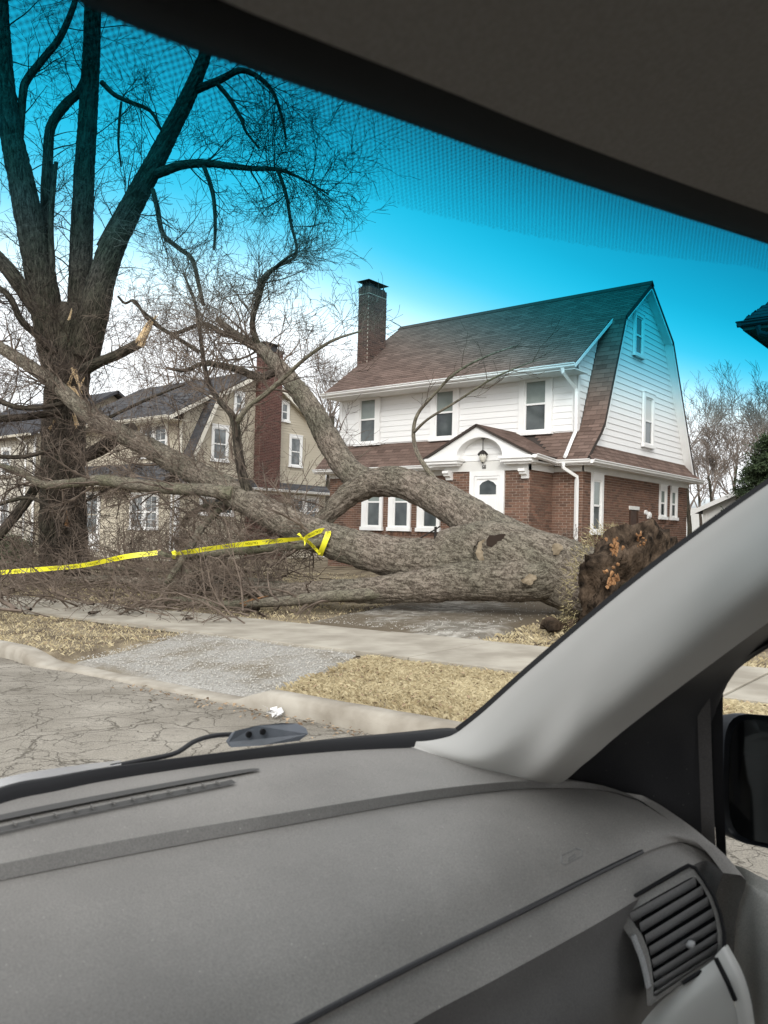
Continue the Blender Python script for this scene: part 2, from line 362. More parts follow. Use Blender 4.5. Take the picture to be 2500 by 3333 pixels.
strip('drive', [(y, 0.75, 3.75) for y in np.concatenate([np.linspace(-10.58, -4, 40), np.linspace(-3.5, 24, 24)])], m_drive, 'grey stone drive running back beside the white house', 0.03)

# loose stones on the crossing, dead grass, fallen leaves: nobody could count them
def pebbles(n, region, size, name, label, m, seed):
    r = random.Random(seed); mb = MB(); k = 0
    while k < n:
        x, y, z = region(r)
        if x is None: continue
        s = size * r.uniform(0.5, 1.5); a = r.uniform(0, 6.28); c, d = math.cos(a) * s, math.sin(a) * s
        i = len(mb.v); h = s * r.uniform(0.5, 1.1)
        mb.v += [(x + c, y + d, z), (x - d * r.uniform(.6, 1), y + c * r.uniform(.6, 1), z), (x - c, y - d, z), (x + d * r.uniform(.6, 1), y - c * r.uniform(.6, 1), z), (x + c * .15, y + d * .3, z + h)]
        mb.f += [(i, i + 1, i + 4), (i + 1, i + 2, i + 4), (i + 2, i + 3, i + 4), (i + 3, i, i + 4)]
        t = r.random(); mb.t += [t] * 5; k += 1
    return O(name, mb, m, kind='stuff', label=label, cat='gravel')
def reg_apron(r):
    y = r.uniform(-14.1, -12.25); x = r.uniform(0.3, 4.3)
    if not in_apron(x, y): return None, 0, 0
    return x, y, zs(x) + float(np.interp(y, [-14.2, -12.2], [0.035, 0.15])) + 0.016
m_peb = mat('loose_stone', (0.24, 0.22, 0.19), (0.47, 0.45, 0.41), scale=20, rough=0.9, tone=True)
pebbles(4200, reg_apron, 0.009, 'gravel', 'loose pale stones on the drive crossing', m_peb, 5)
def reg_drive(r):
    y = -10.5 + 7 * r.random() ** 1.5; x = r.uniform(0.95, 3.6)
    return x, y, zs(x) + float(np.interp(y, [-10.6, -8.7, -6.0, 0.0], [0.17, 0.31, 0.45, 0.6])) + 0.03
pebbles(1500, reg_drive, 0.010, 'gravel', 'loose stones scattered on the drive behind the pavement', m_peb, 6)

m_grass = mat('dead_grass', (0.27, 0.205, 0.11), (0.66, 0.575, 0.38), scale=3, rough=0.85, spec=0.2, tone=True)
def grass(n, region, hgt, name, label, seed):
    r = random.Random(seed); V = []; F = []; T = []; k = 0
    while k < n:
        x, y, dens = region(r)
        if x is None: continue
        c = noise.noise(Vector((x * 1.4, y * 1.4, 2))) * 0.5 + 0.5 + noise.noise(Vector((x * 5, y * 5, 7))) * 0.25
        k += 1
        if r.random() > dens * (0.05 + 1.3 * c): continue
        z = gz(x, y) - 0.005; a = r.uniform(0, 6.283); h = hgt * r.uniform(0.5, 1.4); w = r.uniform(0.0024, 0.005)
        lean = r.uniform(0.3, 1.5) * h; b = r.uniform(0, 6.283)
        i = len(V); ca, sa = math.cos(a) * w, math.sin(a) * w; lx, ly = math.cos(b) * lean, math.sin(b) * lean
        V += [(x - ca, y - sa, z), (x + ca, y + sa, z), (x + lx * 0.5, y + ly * 0.5, z + h * 0.75), (x + lx, y + ly, z + h * r.uniform(0.5, 1.0))]
        F += [(i, i + 1, i + 2), (i, i + 2, i + 3)] if r.random() < 0.6 else [(i, i + 1, i + 2)]
        t = min(max(0.5 + 0.5 * (c - 0.5) + r.uniform(-0.35, 0.35), 0), 1); T += [t] * 4
    mb = MB(); mb.v, mb.f, mb.t = V, F, T
    return O(name, mb, m_grass, kind='stuff', label=label, cat='grass')
def reg_verge_r(r):
    y = r.uniform(-14.14, -12.22); x = r.uniform(3.3, 9.5)
    if x < 3.40 + (-12.2 - y) * 0.33 + noise.noise(Vector((y * 3, 0, 4))) * 0.12: return None, 0, 0
    return x, y, 1.0
def reg_verge_l(r):
    y = r.uniform(-14.14, -12.22); x = r.uniform(-7, 1.0)
    if x > 0.35 + (-12.2 - y) * 0.28: return None, 0, 0
    return x, y, 0.24
def reg_yard_r(r):
    return r.uniform(3.7, 8.5), -10.6 + 6 * r.random() ** 1.3, 0.9
def reg_yard_l(r):
    return r.uniform(-9, 0.9), -10.6 + 7 * r.random() ** 1.4, 0.55
grass(125000, reg_verge_r, 0.045, 'grass', 'dead straw-coloured grass on the verge right of the drive crossing', 21)
grass(40000, reg_verge_l, 0.04, 'grass', 'thin dead grass on the muddy verge under the fallen branches', 22)
grass(26000, reg_yard_r, 0.055, 'grass', 'dead grass beside the root plate behind the pavement', 23)
grass(26000, reg_yard_l, 0.05, 'grass', 'sparse dead grass beneath the fallen trunk', 24)

m_leaf = mat('fallen_leaf', (0.11, 0.065, 0.035), (0.42, 0.31, 0.20), scale=5, rough=0.8, tone=True)
def leaves(n, region, name, label, seed):
    r = random.Random(seed); mb = MB(); k = 0
    while k < n:
        x, y, _ = region(r)
        if x is None: continue
        k += 1
        z = (gz(x, y) + 0.02 if y > -14.15 else zs(x) + 0.012) + r.uniform(0, 0.03); s = r.uniform(0.010, 0.026); a = r.uniform(0, 6.28); t = r.random()
        d = np.array([math.cos(a), math.sin(a), r.uniform(-.3, .5)]) * s; e = np.array([-math.sin(a), math.cos(a), r.uniform(-.3, .5)]) * s * 0.6; p = np.array([x, y, z])
        mb.poly([p - d, p + e + [0, 0, s * .3], p + d], t); mb.poly([p - d, p + d, p - e + [0, 0, s * .3]], t)
    return O(name, mb, m_leaf, kind='stuff', label=label, cat='leaves')
leaves(800, reg_verge_r, 'leaves', 'curled brown leaves lying in the verge grass', 31)
leaves(500, reg_verge_l, 'leaves', 'brown leaves on the muddy verge by the branches', 32)
def reg_gutter(r):
    x = r.uniform(2.5, 8); return x, -14.40 - abs(r.gauss(0, 0.12)), 1
leaves(260, reg_gutter, 'leaves', 'leaf litter gathered in the gutter along the kerb', 33)
leaves(700, lambda r: (r.uniform(-6, 8), r.uniform(-10.5, -6), 1), 'leaves', 'brown leaves scattered over the front lawn', 34)

# scrap of clear plastic by the kerb
mb = MB(); p = at_z(593, 1548, zs(4.2) + 0.02); r5 = random.Random(8)
for k in range(9):
    a = r5.uniform(0, 6.28); q = p + np.array([r5.uniform(-.07, .07), r5.uniform(-.05, .05), r5.uniform(0, .03)])
    mb.poly([q, q + [0.06 * math.cos(a), 0.06 * math.sin(a), 0.02], q + [0.05 * math.cos(a + 1), 0.05 * math.sin(a + 1), 0.045], q + [-0.02, 0.01, 0.03]])
O('plastic_scrap', mb, mat('crumpled_plastic', (0.62, 0.61, 0.6), rough=0.3, spec=0.5), label='crumpled scrap of pale plastic in the gutter by the kerb', cat='litter')

# ================================================================== building pieces
Z = np.array([0, 0, 1.0]); X = np.array([1.0, 0, 0]); Y = np.array([0, 1.0, 0])
def V3(*a): return np.array(a, float)
m_white = mat('white_paint', (0.82, 0.81, 0.795), (0.88, 0.875, 0.86), scale=2, rough=0.5, spec=0.35)
m_wsiding = mat('white_siding', (0.80, 0.795, 0.785), (0.87, 0.865, 0.855), scale=1.2, rough=0.5, spec=0.3, tone=True)
m_soffit = mat('soffit_paint', (0.70, 0.69, 0.66), (0.76, 0.75, 0.72), scale=2, rough=0.6)
m_brick = mat('red_brown_brick', (0.09, 0.057, 0.044), (0.25, 0.14, 0.098), scale=9, rough=0.88, spec=0.2, tone=True, bump=0.4, bscale=90, bdist=0.004)
m_mortar = mat('mortar', (0.38, 0.32, 0.265), (0.5, 0.43, 0.36), scale=12, rough=0.95)
m_shin = mat('brown_shingle', (0.095, 0.066, 0.055), (0.215, 0.15, 0.125), scale=14, rough=0.95, spec=0.1, tone=True, bump=0.5, bscale=160, bdist=0.004)
m_shin_dk = mat('charcoal_shingle', (0.05, 0.05, 0.055), (0.125, 0.125, 0.13), scale=14, rough=0.95, spec=0.1, tone=True, bump=0.5, bscale=160, bdist=0.004)
m_under = mat('roof_boarding', (0.05, 0.04, 0.035), rough=0.9)
m_shade = mat('window_blind_behind_glass', (0.20, 0.235, 0.215), (0.25, 0.285, 0.265), scale=3, rough=0.12, spec=0.5)
m_glass = mat('dark_window_glass', (0.035, 0.042, 0.045), (0.10, 0.115, 0.115), scale=1.6, rough=0.06, spec=0.55)
m_iron = mat('dark_iron', (0.025, 0.022, 0.02), rough=0.5)
m_beige = mat('beige_siding', (0.44, 0.39, 0.305), (0.54, 0.485, 0.385), scale=1.2, rough=0.6, spec=0.3, tone=True)
m_beigetrim = mat('cream_trim', (0.70, 0.66, 0.57), (0.76, 0.72, 0.63), scale=2, rough=0.55)

class Pieces:                                   # alike pieces: the 300 that show largest become objects, the rest one mesh
    def __init__(s): s.items = []
    def add(s, part, key, build, pos, tone, vis=1.0): s.items.append((cam_dist(pos) / max(vis, 1e-3), part, key, build, np.asarray(pos, float), tone))
    def flush(s, name, rest, m, limit=300):
        s.items.sort(key=lambda q: q[0]); cache = {}
        restmb = {}
        for i, (d, part, key, build, pos, tone) in enumerate(s.items):
            if i < limit:
                tq = round(tone * 7) / 7; k = (key, tq)
                if k not in cache:
                    mb = MB(); build(mb, np.zeros(3), tq); cache[k] = mb.mesh(name)
                O(name, cache[k], m, parent=part, loc=tuple(pos))
            else:
                mb = restmb.setdefault(part.name, (part, MB()))[1]; build(mb, pos, tone)
        for part, mb in restmb.values(): O(rest, mb, m, parent=part, kind='stuff')

def brick_field(P, part, o, e1, L, z0, z1, nrm, openings=(), vis=1.0, seed=0, bh=0.0685, bl=0.213):
    r = random.Random(seed); z = z0; c = 0; o = np.asarray(o, float)
    while z + bh <= z1 + 0.02:
        cuts = sorted([(a, b) for a, b, q0, q1 in openings if q0 < z + bh * 0.8 and q1 > z + bh * 0.2])
        spans = []; s = 0.0
        for a, b in cuts:
            if a > s: spans.append((s, a))
            s = max(s, b)
        if s < L: spans.append((s, L))
        x = -(c % 2) * bl / 2
        while x < L:
            for a, b in spans:
                q0, q1 = max(x, a), min(x + bl - 0.011, b - 0.003)
                if q1 - q0 > 0.025:
                    w = round(q1 - q0, 2); tone = min(max(r.gauss(0.5, 0.22), 0), 1)
                    def build(mb, p, t, w=w, e1=e1, nrm=nrm):
                        h, d = bh - 0.011, 0.011; n = nrm * d
                        q = [p, p + e1 * w, p + e1 * w + Z * h, p + Z * h]
                        f = [q[0] + n + e1 * .002, q[1] + n - e1 * .002, q[2] + n - e1 * .002, q[3] + n + e1 * .002]
                        i = len(mb.v); mb.v += [tuple(k) for k in q + f]; mb.f += [(i + 4, i + 5, i + 6, i + 7)] + [(i + k, i + (k + 1) % 4, i + 4 + (k + 1) % 4, i + 4 + k) for k in range(4)]
                        mb.t += [t] * 8
                    P.add(part, ('b', w, tuple(np.round(e1, 2)), tuple(np.round(nrm, 2))), build, o + e1 * q0 + Z * (z - o[2]), tone, vis)
            x += bl
        z += bh; c += 1

def shingle_field(P, part, o, e1, e2, Lup, lim, vis=1.0, seed=0, course=0.14, tab=0.31):
    """o on the eave line; e1 along the eave, e2 up the slope; lim(v) -> (u0, u1)"""
    r = random.Random(seed); n = np.cross(e1, e2); n /= np.linalg.norm(n)
    if n[2] < 0: n = -n
    v = 0.0; row = 0
    while v < Lup - 0.02:
        a, b = lim(v + course * 0.5); h = min(course, Lup - v)
        x = math.floor(a / tab) * tab - (row % 2) * tab / 2 + r.uniform(-.02, .02)
        rowt = r.uniform(-.08, .08)
        while x < b:
            q0, q1 = max(x + 0.003, a), min(x + tab - 0.003, b)
            if q1 - q0 > 0.03:
                w = round(q1 - q0, 2); tone = min(max(r.gauss(0.5, 0.2) + rowt, 0), 1)
                def build(mb, p, t, w=w, h=h, e1=e1, e2=e2, n=n):
                    q = [p + n * .001, p + e1 * w + n * .001, p + e1 * w + e2 * (h + .004) + n * .002, p + e2 * (h + .004) + n * .002]
                    f = [p + n * .013, p + e1 * w + n * .013, p + e1 * w + e2 * (h + .004) + n * .003, p + e2 * (h + .004) + n * .003]
                    i = len(mb.v); mb.v += [tuple(k) for k in (q[0], q[1], f[0], f[1], f[2], f[3])]
                    mb.f += [(i + 2, i + 3, i + 4, i + 5), (i, i + 1, i + 3, i + 2), (i + 1, i + 4, i + 3), (i, i + 2, i + 5)]; mb.t += [t] * 6
                P.add(part, ('s', w, round(h, 2), tuple(np.round(n, 2)), tuple(np.round(e1, 2))), build, np.asarray(o) + e1 * q0 + e2 * v, tone, vis)
            x += tab
        v += course; row += 1

def siding(part, o, e1, nrm, z0, z1, expo, lim, m, seed=0, name='board'):
    r = random.Random(seed); z = z0; o = np.asarray(o, float)
    while z < z1 - 0.02:
        zt = min(z + expo, z1); a0, b0 = lim(z); a1, b1 = lim(zt)
        if b0 - a0 > 0.03:
            if b1 - a1 < 0.01: a1 = b1 = (a1 + b1) / 2
            q = lambda a, zz, d: o + e1 * a + Z * (zz - o[2]) + nrm * d
            mb = MB(); t = min(max(r.gauss(0.55, 0.16), 0), 1)
            mb.poly([q(a0, z, .024), q(b0, z, .024), q(b1, zt + .004, .007), q(a1, zt + .004, .007)], t)
            mb.poly([q(a0, z, 0), q(b0, z, 0), q(b0, z, .024), q(a0, z, .024)], t)
            mb.poly([q(a0, z, 0), q(a0, z, .024), q(a1, zt, .007)], t); mb.poly([q(b0, z, 0), q(b1, zt, .007), q(b0, z, .024)], t)
            O(name, mb, m, parent=part)
        z += expo

def window(house, o, e1, nrm, w, h, m_frame, m_up, m_low, casing=0.1, top=0.12, sill=0.09, grid=False, depth=0.05, rail=0.5, left=None, name='window', base=0.012):
    """o: lower left outer corner on the wall face"""
    o = np.asarray(o, float) + nrm * base; mb = MB(); B = lambda a, z0, b, z1, d0, d1: mb.obox(o + e1 * a + Z * z0 + nrm * d0, e1 * (b - a), nrm * (d1 - d0), Z * (z1 - z0))
    lc = casing if left is None else left
    B(0, 0, lc, h, 0, depth); B(w - casing, 0, w, h, 0, depth); B(lc, h - top, w - casing, h, 0, depth + 0.004)
    B(-0.02, h - 0.002, w + 0.02, h + 0.03, 0, depth + 0.02)
    s = 0.045; a, b, z0, z1 = lc, w - casing, sill, h - top; mid = z0 + (z1 - z0) * rail
    d = depth * 0.62
    B(a, z0, a + s, z1, 0.006, d); B(b - s, z0, b, z1, 0.006, d); B(a + s, z0, b - s, z0 + s * 1.2, 0.006, d - .003); B(a + s, z1 - s, b - s, z1, 0.006, d - .003); B(a + s, mid - 0.025, b - s, mid + 0.025, 0.006, d + 0.006)
    if grid:
        for (q0, q1) in ((z0 + s, mid - .025), (mid + .025, z1 - s)):
            c = (a + b) / 2; B(c - .009, q0, c + .009, q1, 0.012, d - .006); zz = (q0 + q1) / 2; B(a + s, zz - .009, b - s, zz + .009, 0.012, d - .004)
    f = O(name, mb, m_frame, parent=house)
    sb = MB(); sb.obox(o + e1 * -0.03 + Z * 0 - nrm * 0.0, e1 * (w + 0.06), nrm * (depth + 0.035), Z * sill * 0.98); O('sill', sb, m_frame, parent=f)
    for q0, q1, mm, dd in ((z0 + s, mid - .025, m_low, 0.012), (mid + .025, z1 - s, m_up, 0.018)):
        pb = MB(); pb.obox(o + e1 * (a + s) + Z * q0, e1 * (b - a - 2 * s), nrm * dd, Z * (q1 - q0)); O('pane', pb, mm, parent=f)
    return f

GUT = [(0, 0), (0.05, -0.0), (0.085, 0.03), (0.085, 0.06), (0.115, 0.085), (0.115, 0.105), (0.1, 0.105), (0.1, 0.09), (0.0, 0.09)]
def gutter(house, p, q, out, m, name='gutter'):
    p, q = np.asarray(p, float), np.asarray(q, float); mb = MB(); mb.extrude(GUT, p, out, Z, q - p); return O(name, mb, m, parent=house)
def downspout(house, pts, m, w=0.075, name='downspout'):
    mb = MB(); mb.tube(pts, w * 0.72, sides=4, cap=True); return O(name, mb, m, parent=house)
def slab_poly(mb, pts, t):                       # thick polygon
    pts = [np.asarray(p, float) for p in pts]; n = np.cross(pts[1] - pts[0], pts[2] - pts[0]); n = n / np.linalg.norm(n) * t
    k = len(pts); i = len(mb.v); mb.v += [tuple(p) for p in pts] + [tuple(p - n) for p in pts]
    mb.f += [tuple(range(i, i + k)), tuple(reversed(range(i + k, i + 2 * k)))] + [(i + a, i + k + a, i + k + (a + 1) % k, i + (a + 1) % k) for a in range(k)]

# ================================================================== white and brick house
GA = gz(-4, -2)
hA = thing('dutch_colonial_house', (-4.2, 0, 0.4), 'white-sided gambrel house over red brown brick, numbered 68', 'house')
LX = -8.75                                        # left end
PA = Pieces(); RA = Pieces()
w = MB(); w.box((LX, 0, 0.2), (0, 7.7, 3.14)); w.box((-3.33, -1.2, 0.2), (-0.84, -0.001, 3.10))
wallA = O('brick_wall', w, m_mortar, parent=hA)
trio = [(-7.33, -6.50), (-6.26, -5.42), (-5.17, -4.35)]
brick_field(PA, wallA, V3(LX, 0, 0.25), X, -3.33 - LX, 0.25, 3.08, -Y, [(a - LX, b - LX, 1.43, 2.9) for a, b in trio], 0.8, 1)
brick_field(PA, wallA, V3(-0.84, 0, 0.25), X, 0.84, 0.25, 3.08, -Y, (), 1.6, 2)
brick_field(PA, wallA, V3(0, 0, 0.25), Y, 7.7, 0.25, 3.08, X, [(0.46, 1.13, 1.46, 3.1), (5.21, 5.79, 1.98, 3.02), (6.15, 6.72, 1.98, 3.02), (2.96, 3.62, 0.2, 2.3)], 1.0, 3)
brick_field(PA, wallA, V3(-3.33, -1.2, 0.25), X, 2.49, 0.25, 3.06, -Y, [(0.76, 1.80, 0.2, 3.05)], 1.5, 4)
brick_field(PA, wallA, V3(-0.84, -1.2, 0.25), Y, 1.2, 0.25, 3.06, X, (), 1.5, 5)
# stone window sills of soldier brick on the side
# frieze and soffit round the ground floor
mb = MB()
mb.box((LX - .35, -.34, 3.20), (-3.4, 0.02, 3.26)); mb.box((LX, -.03, 3.06), (-3.36, 0.0, 3.20))
mb.box((-0.62, -.34, 3.20), (0.36, 0.02, 3.26)); mb.box((-0.84, -.03, 3.06), (0.03, 0.0, 3.20))
mb.box((0.0, 0.02, 3.20), (0.36, 7.95, 3.26)); mb.box((0.0, -0.03, 3.06), (0.03, 7.75, 3.199))
O('soffit', mb, m_soffit, parent=hA)
mb = MB(); mb.box((LX - .36, -.372, 3.19), (-3.45, -.341, 3.31)); mb.box((-0.60, -.372, 3.19), (0.36, -.341, 3.31)); mb.box((0.361, -.372, 3.19), (0.39, 7.95, 3.31))
O('fascia', mb, m_white, parent=hA)
gutter(hA, (LX - .36, -.375, 3.22), (-3.75, -.375, 3.22), -Y, m_white); gutter(hA, (-0.72, -.375, 3.22), (0.40, -.375, 3.22), -Y, m_white)
gutter(hA, (0.393, -.40, 3.22), (0.393, 7.95, 3.22), X, m_white)

# gambrel roof shells and shingles
AP = (3.72, 8.77); BRK = (1.88, 7.41); SLP = (AP[1] - BRK[1]) / (AP[0] - BRK[0])
RX0, RX1 = -8.98, 0.27                            # roof ends
EY, EZ = -0.33, AP[1] - (AP[0] + 0.33) * SLP      # dormer eave
DX0, DX1 = -8.85, -0.10                           # dormer roof ends
roofA = MB()
slab_poly(roofA, [(RX0, BRK[0], BRK[1]), (RX1, BRK[0], BRK[1]), (RX1, AP[0], AP[1]), (RX0, AP[0], AP[1])], 0.12)
slab_poly(roofA, [(DX0, EY, EZ), (DX1, EY, EZ), (DX1, BRK[0], BRK[1]), (DX0, BRK[0], BRK[1])], 0.12)
slab_poly(roofA, [(RX0, AP[0], AP[1]), (RX1, AP[0], AP[1]), (RX1, 5.56, 7.41), (RX0, 5.56, 7.41)], 0.12)
slab_poly(roofA, [(RX0, 5.56, 7.41), (RX1, 5.56, 7.41), (RX1, 7.78, 3.34), (RX0, 7.78, 3.34)], 0.12)
LOWP = [(BRK[0], BRK[1]), (0.62, 4.32), (0.46, 4.13), (-.36, 3.325)]
for i in range(3):
    (y1, z1), (y0, z0) = LOWP[i], LOWP[i + 1]
    slab_poly(roofA, [(-0.55, y0, z0), (RX1, y0, z0), (RX1, y1, z1), (-0.55, y1, z1)], 0.10)
    slab_poly(roofA, [(RX0, y0, z0), (-8.45, y0, z0), (-8.45, y1, z1), (RX0, y1, z1)], 0.10)
slab_poly(roofA, [(LX - .36, -.36, 3.325), (-0.55, -.36, 3.325), (-0.55, 0.50, 4.17), (LX - .36, 0.50, 4.17)], 0.08)
rfA = O('roof', roofA, m_under, parent=hA)
def e2of(y0, z0, y1, z1):
    d = V3(0, y1 - y0, z1 - z0); L = np.linalg.norm(d); return d / L, L
e2, L = e2of(EY, EZ, BRK[0], BRK[1]); shingle_field(RA, rfA, V3(0, EY, EZ), X, e2, L, lambda v: (DX0, DX1), 1.2, 11)
e2, L = e2of(BRK[0], BRK[1], *AP); shingle_field(RA, rfA, V3(0, BRK[0], BRK[1]), X, e2, L, lambda v: (RX0, RX1), 1.0, 12)
for i, nm in ((2, 1), (1, 2), (0, 3)):
    (y1, z1), (y0, z0) = LOWP[i], LOWP[i + 1]; e2, L = e2of(y0, z0, y1, z1)
    shingle_field(RA, rfA, V3(0, y0, z0), X, e2, L, lambda v: (-0.5 if i else -0.36, RX1), 1.5, 13 + i)
    shingle_field(RA, rfA, V3(0, y0, z0), X, e2, L, lambda v: (RX0, -8.5), 0.7, 16 + i)
e2, L = e2of(-.36, 3.325, 0.50, 4.17); shingle_field(RA, rfA, V3(0, -.36, 3.33), X, e2, L, lambda v: (LX - .36, -3.6 + v * 0.9), 1.1, 20)
shingle_field(RA, rfA, V3(0, -.36, 3.33), X, e2, L, lambda v: (-0.62 - v * 0.9, -0.5), 1.5, 21)
# side pent roof
mb = MB(); slab_poly(mb, [(0.37, 7.95, 3.325), (0.37, -.36, 3.325), (0.0, 0.35, 3.80), (0.0, 7.4, 3.80)][::-1], 0.05)
pentA = O('pent_roof', mb, m_under, parent=hA)
d = V3(-0.37, 0, 0.475); L = np.linalg.norm(d)
shingle_field(RA, pentA, V3(0.37, 0, 3.33), -Y, d / L, L, lambda v: (-7.95 + v * .9, 0.34 - v * 1.1), 1.4, 22, course=0.13)
# ridge cap
mb = MB(); mb.extrude([(-.14, -.085), (0, .035), (.14, -.085), (.14, -.065), (0, .06), (-.14, -.065)], (RX0 - .01, AP[0], AP[1]), Y, Z, (RX1 - RX0 + .02, 0, 0)); O('ridge_cap', mb, m_shin, parent=hA)

# dormer: wall boards, cheek, eaves
dmb = MB(); dmb.box((-8.78, 0.45, 4.0), (-0.40, 0.9, 5.92)); dormA = O('dormer', dmb, m_wsiding, parent=hA)
siding(dormA, V3(0, 0.45, 4.17), X, -Y, 4.17, 5.72, 0.168, lambda z: (-8.70, -0.52), m_wsiding, 31)
mb = MB(); mb.box((-8.80, 0.41, 4.14), (-8.68, 0.449, 5.9)); mb.box((-0.53, 0.41, 4.14), (-0.385, 0.449, 5.9)); mb.box((-0.399, 0.41, 4.14), (-0.36, 0.53, 5.9))
mb.box((-8.7, 0.425, 5.72), (-0.52, 0.449, 5.86)); O('corner_board', mb, m_white, parent=dormA)
def cheek(z):                                      # between wall corner and gambrel slope
    return (0.52, float(np.interp(z, [4.30, BRK[1]], [0.62, BRK[0]])) - 0.02)
def cheek2(z): a, b = cheek(z); top = (AP[0] - (AP[1] - z) / SLP); return (max(a, top + 0.16), b)
siding(dormA, V3(-0.40, 0, 4.2), Y, X, 4.2, 7.2, 0.168, cheek2, m_wsiding, 32)
mb = MB(); mb.poly([(-0.41, 0.45, 4.1), (-0.41, 0.62, 4.3), (-0.41, BRK[0], BRK[1] - .1), (-0.41, 0.45, 5.95)]); O('cheek_wall', mb, m_wsiding, parent=dormA)
mb = MB(); mb.box((DX0 + .02, EY + .02, EZ - .16), (DX1 - .02, 0.45, EZ - .13)); O('dormer_soffit', mb, m_soffit, parent=hA)
mb = MB(); mb.box((DX0, EY - .025, EZ - .17), (DX1, EY - .001, EZ - .01)); 
u = V3(0, BRK[0] - EY, BRK[1] - EZ)
mb.obox((DX1 + .002, EY - .02, EZ - .13), X * .02, u, Z * .09); mb.obox((DX0 - .032, EY - .02, EZ - .20), X * .03, u, Z * .18); O('fascia', mb, m_white, parent=hA)
gutter(hA, (DX0 - .03, EY - .028, EZ - .125), (DX1 + .03, EY - .028, EZ - .125), -Y, m_white)
downspout(hA, [(-0.42, EY - .07, EZ - .12), (-0.42, EY - .05, EZ - .22), (-0.40, 0.30, EZ - .52), (-0.40, 0.34, EZ - .62), (-0.40, 0.35, 4.12), (-0.38, 0.1, 3.86), (-0.30, -0.40, 3.40)], m_white)
downspout(hA, [(-0.32, -0.45, 3.24), (-0.32, -0.44, 3.12), (-0.13, -0.07, 2.92), (-0.13, -0.06, 2.80), (-0.13, -0.06, 0.6)], m_white)
for u0, u1 in ((8.05, 7.05), (5.08, 4.08), (2.09, 1.09)):
    window(hA, (-u0, 0.45, 4.11), X, -Y, u0 - u1, 1.62, m_white, m_shade, m_glass, casing=0.17, top=0.13, sill=0.09, depth=0.07, base=0.03, rail=0.53)

# gable end: boards cut to the gambrel line, two windows, rake boards and soffit
def gam(z):
    f = float(np.interp(z, [3.74, 4.30, BRK[1], AP[1]], [0.42, 0.66, BRK[0], AP[0]])); b = float(np.interp(z, [3.74, 4.30, BRK[1], AP[1]], [7.55, 7.25, 5.56, AP[0]]))
    return f + 0.03, b - 0.03
gmb2 = MB(); gmb2.poly([(0.0, y, z) for y, z in ((0.3, 3.7), (7.5, 3.7), (7.2, 4.3), (5.56, BRK[1]), AP, BRK, (0.66, 4.3))]); 
gabA = O('gable_wall', gmb2, m_wsiding, parent=hA)
siding(gabA, V3(0.004, 0, 3.74), Y, X, 3.79, 8.62, 0.168, gam, m_wsiding, 33)
window(hA, (0.004, 3.72, 4.04), Y, X, 0.84, 1.60, m_white, mat('pale_blind', (0.55, 0.545, 0.52), rough=0.3), m_glass, casing=0.13, top=0.13, sill=0.09, depth=0.06, base=0.03, rail=0.5)  # paler blind in the upper sash
window(hA, (0.004, 2.96, 6.55), Y, X, 0.70, 1.26, m_white, m_glass, m_glass, casing=0.11, top=0.1, sill=0.08, depth=0.06, base=0.03, rail=0.5)
mb = MB()
RK = [(0.46, 4.13), (0.62, 4.32), BRK, AP, (5.56, BRK[1]), (7.78, 3.34)]
for (y0, z0), (y1, z1) in zip(RK[:-1], RK[1:]):
    back = y0 >= AP[0]; dv = V3(0, y1 - y0, z1 - z0); nn = V3(0, dv[2], -dv[1]); nn /= np.linalg.norm(nn)
    wdt = 0.15 if not back else 0.17
    mb.obox(V3(RX1 - .035, y0, z0) + nn * .005, X * .034, dv, nn * wdt)       # rake board
    mb.obox(V3(0.02, y0, z0) + nn * (.10 if not back else .13), X * (RX1 - .056), dv, nn * .02)        # soffit
O('rake_board', mb, m_white, parent=hA)
# side windows, milk door, outlet
window(hA, (0.0, 0.46, 1.46), Y, X, 0.67, 1.58, m_white, m_shade, m_glass, casing=0.13, top=0.16, sill=0.1, depth=0.06, left=0.07)
window(hA, (0.0, 5.21, 1.98), Y, X, 0.58, 1.04, m_white, m_shade, m_glass, casing=0.12, top=0.13, sill=0.09, depth=0.05, left=0.07)
window(hA, (0.0, 6.15, 1.98), Y, X, 0.57, 1.04, m_white, m_shade, m_glass, casing=0.12, top=0.13, sill=0.09, depth=0.05, left=0.07)
mb = MB(); mb.box((0.0, 2.98, 0.5), (0.015, 3.60, 2.2)); mb.box((0.0, 3.0, 0.5), (0.04, 3.05, 2.18)); mb.box((0.0, 3.53, 0.5), (0.04, 3.58, 2.18)); sd = O('side_door', mb, mat('brown_door', (0.05, 0.028, 0.02), (0.08, 0.045, 0.03), scale=5, rough=0.5), parent=hA)
mb = MB(); mb.box((0.0, 2.94, 2.2), (0.045, 3.64, 2.3)); O('lintel', mb, m_soffit, parent=sd)
mb = MB(); mb.tube([(0.0, 4.12, 2.15), (0.07, 4.12, 2.15)], 0.07, 12); mb.tube([(0.0, 4.36, 2.08), (0.10, 4.36, 2.08)], 0.075, 12); mb.box((0, 4.28, 1.98), (0.06, 4.44, 2.18)); O('meter_and_vent', mb, m_white, parent=hA)  # white meter box and round vent on the side wall
for a, b in trio: window(hA, (a, 0.0, 1.43), X, -Y, b - a, 1.47, m_white, m_shade, m_glass, casing=0.09, left=0.2, top=0.13, sill=0.11, depth=0.06, rail=0.62)
for a, b, z in [(a, b, 1.43) for a, b in trio]:
    mb = MB(); k = a
    while k < b - .02: mb.box((k, -0.03, z - .115), (k + 0.055, 0, z - .004), rnd.random()); k += 0.067
    O('sill_brick', mb, m_brick, parent=wallA, kind='stuff')
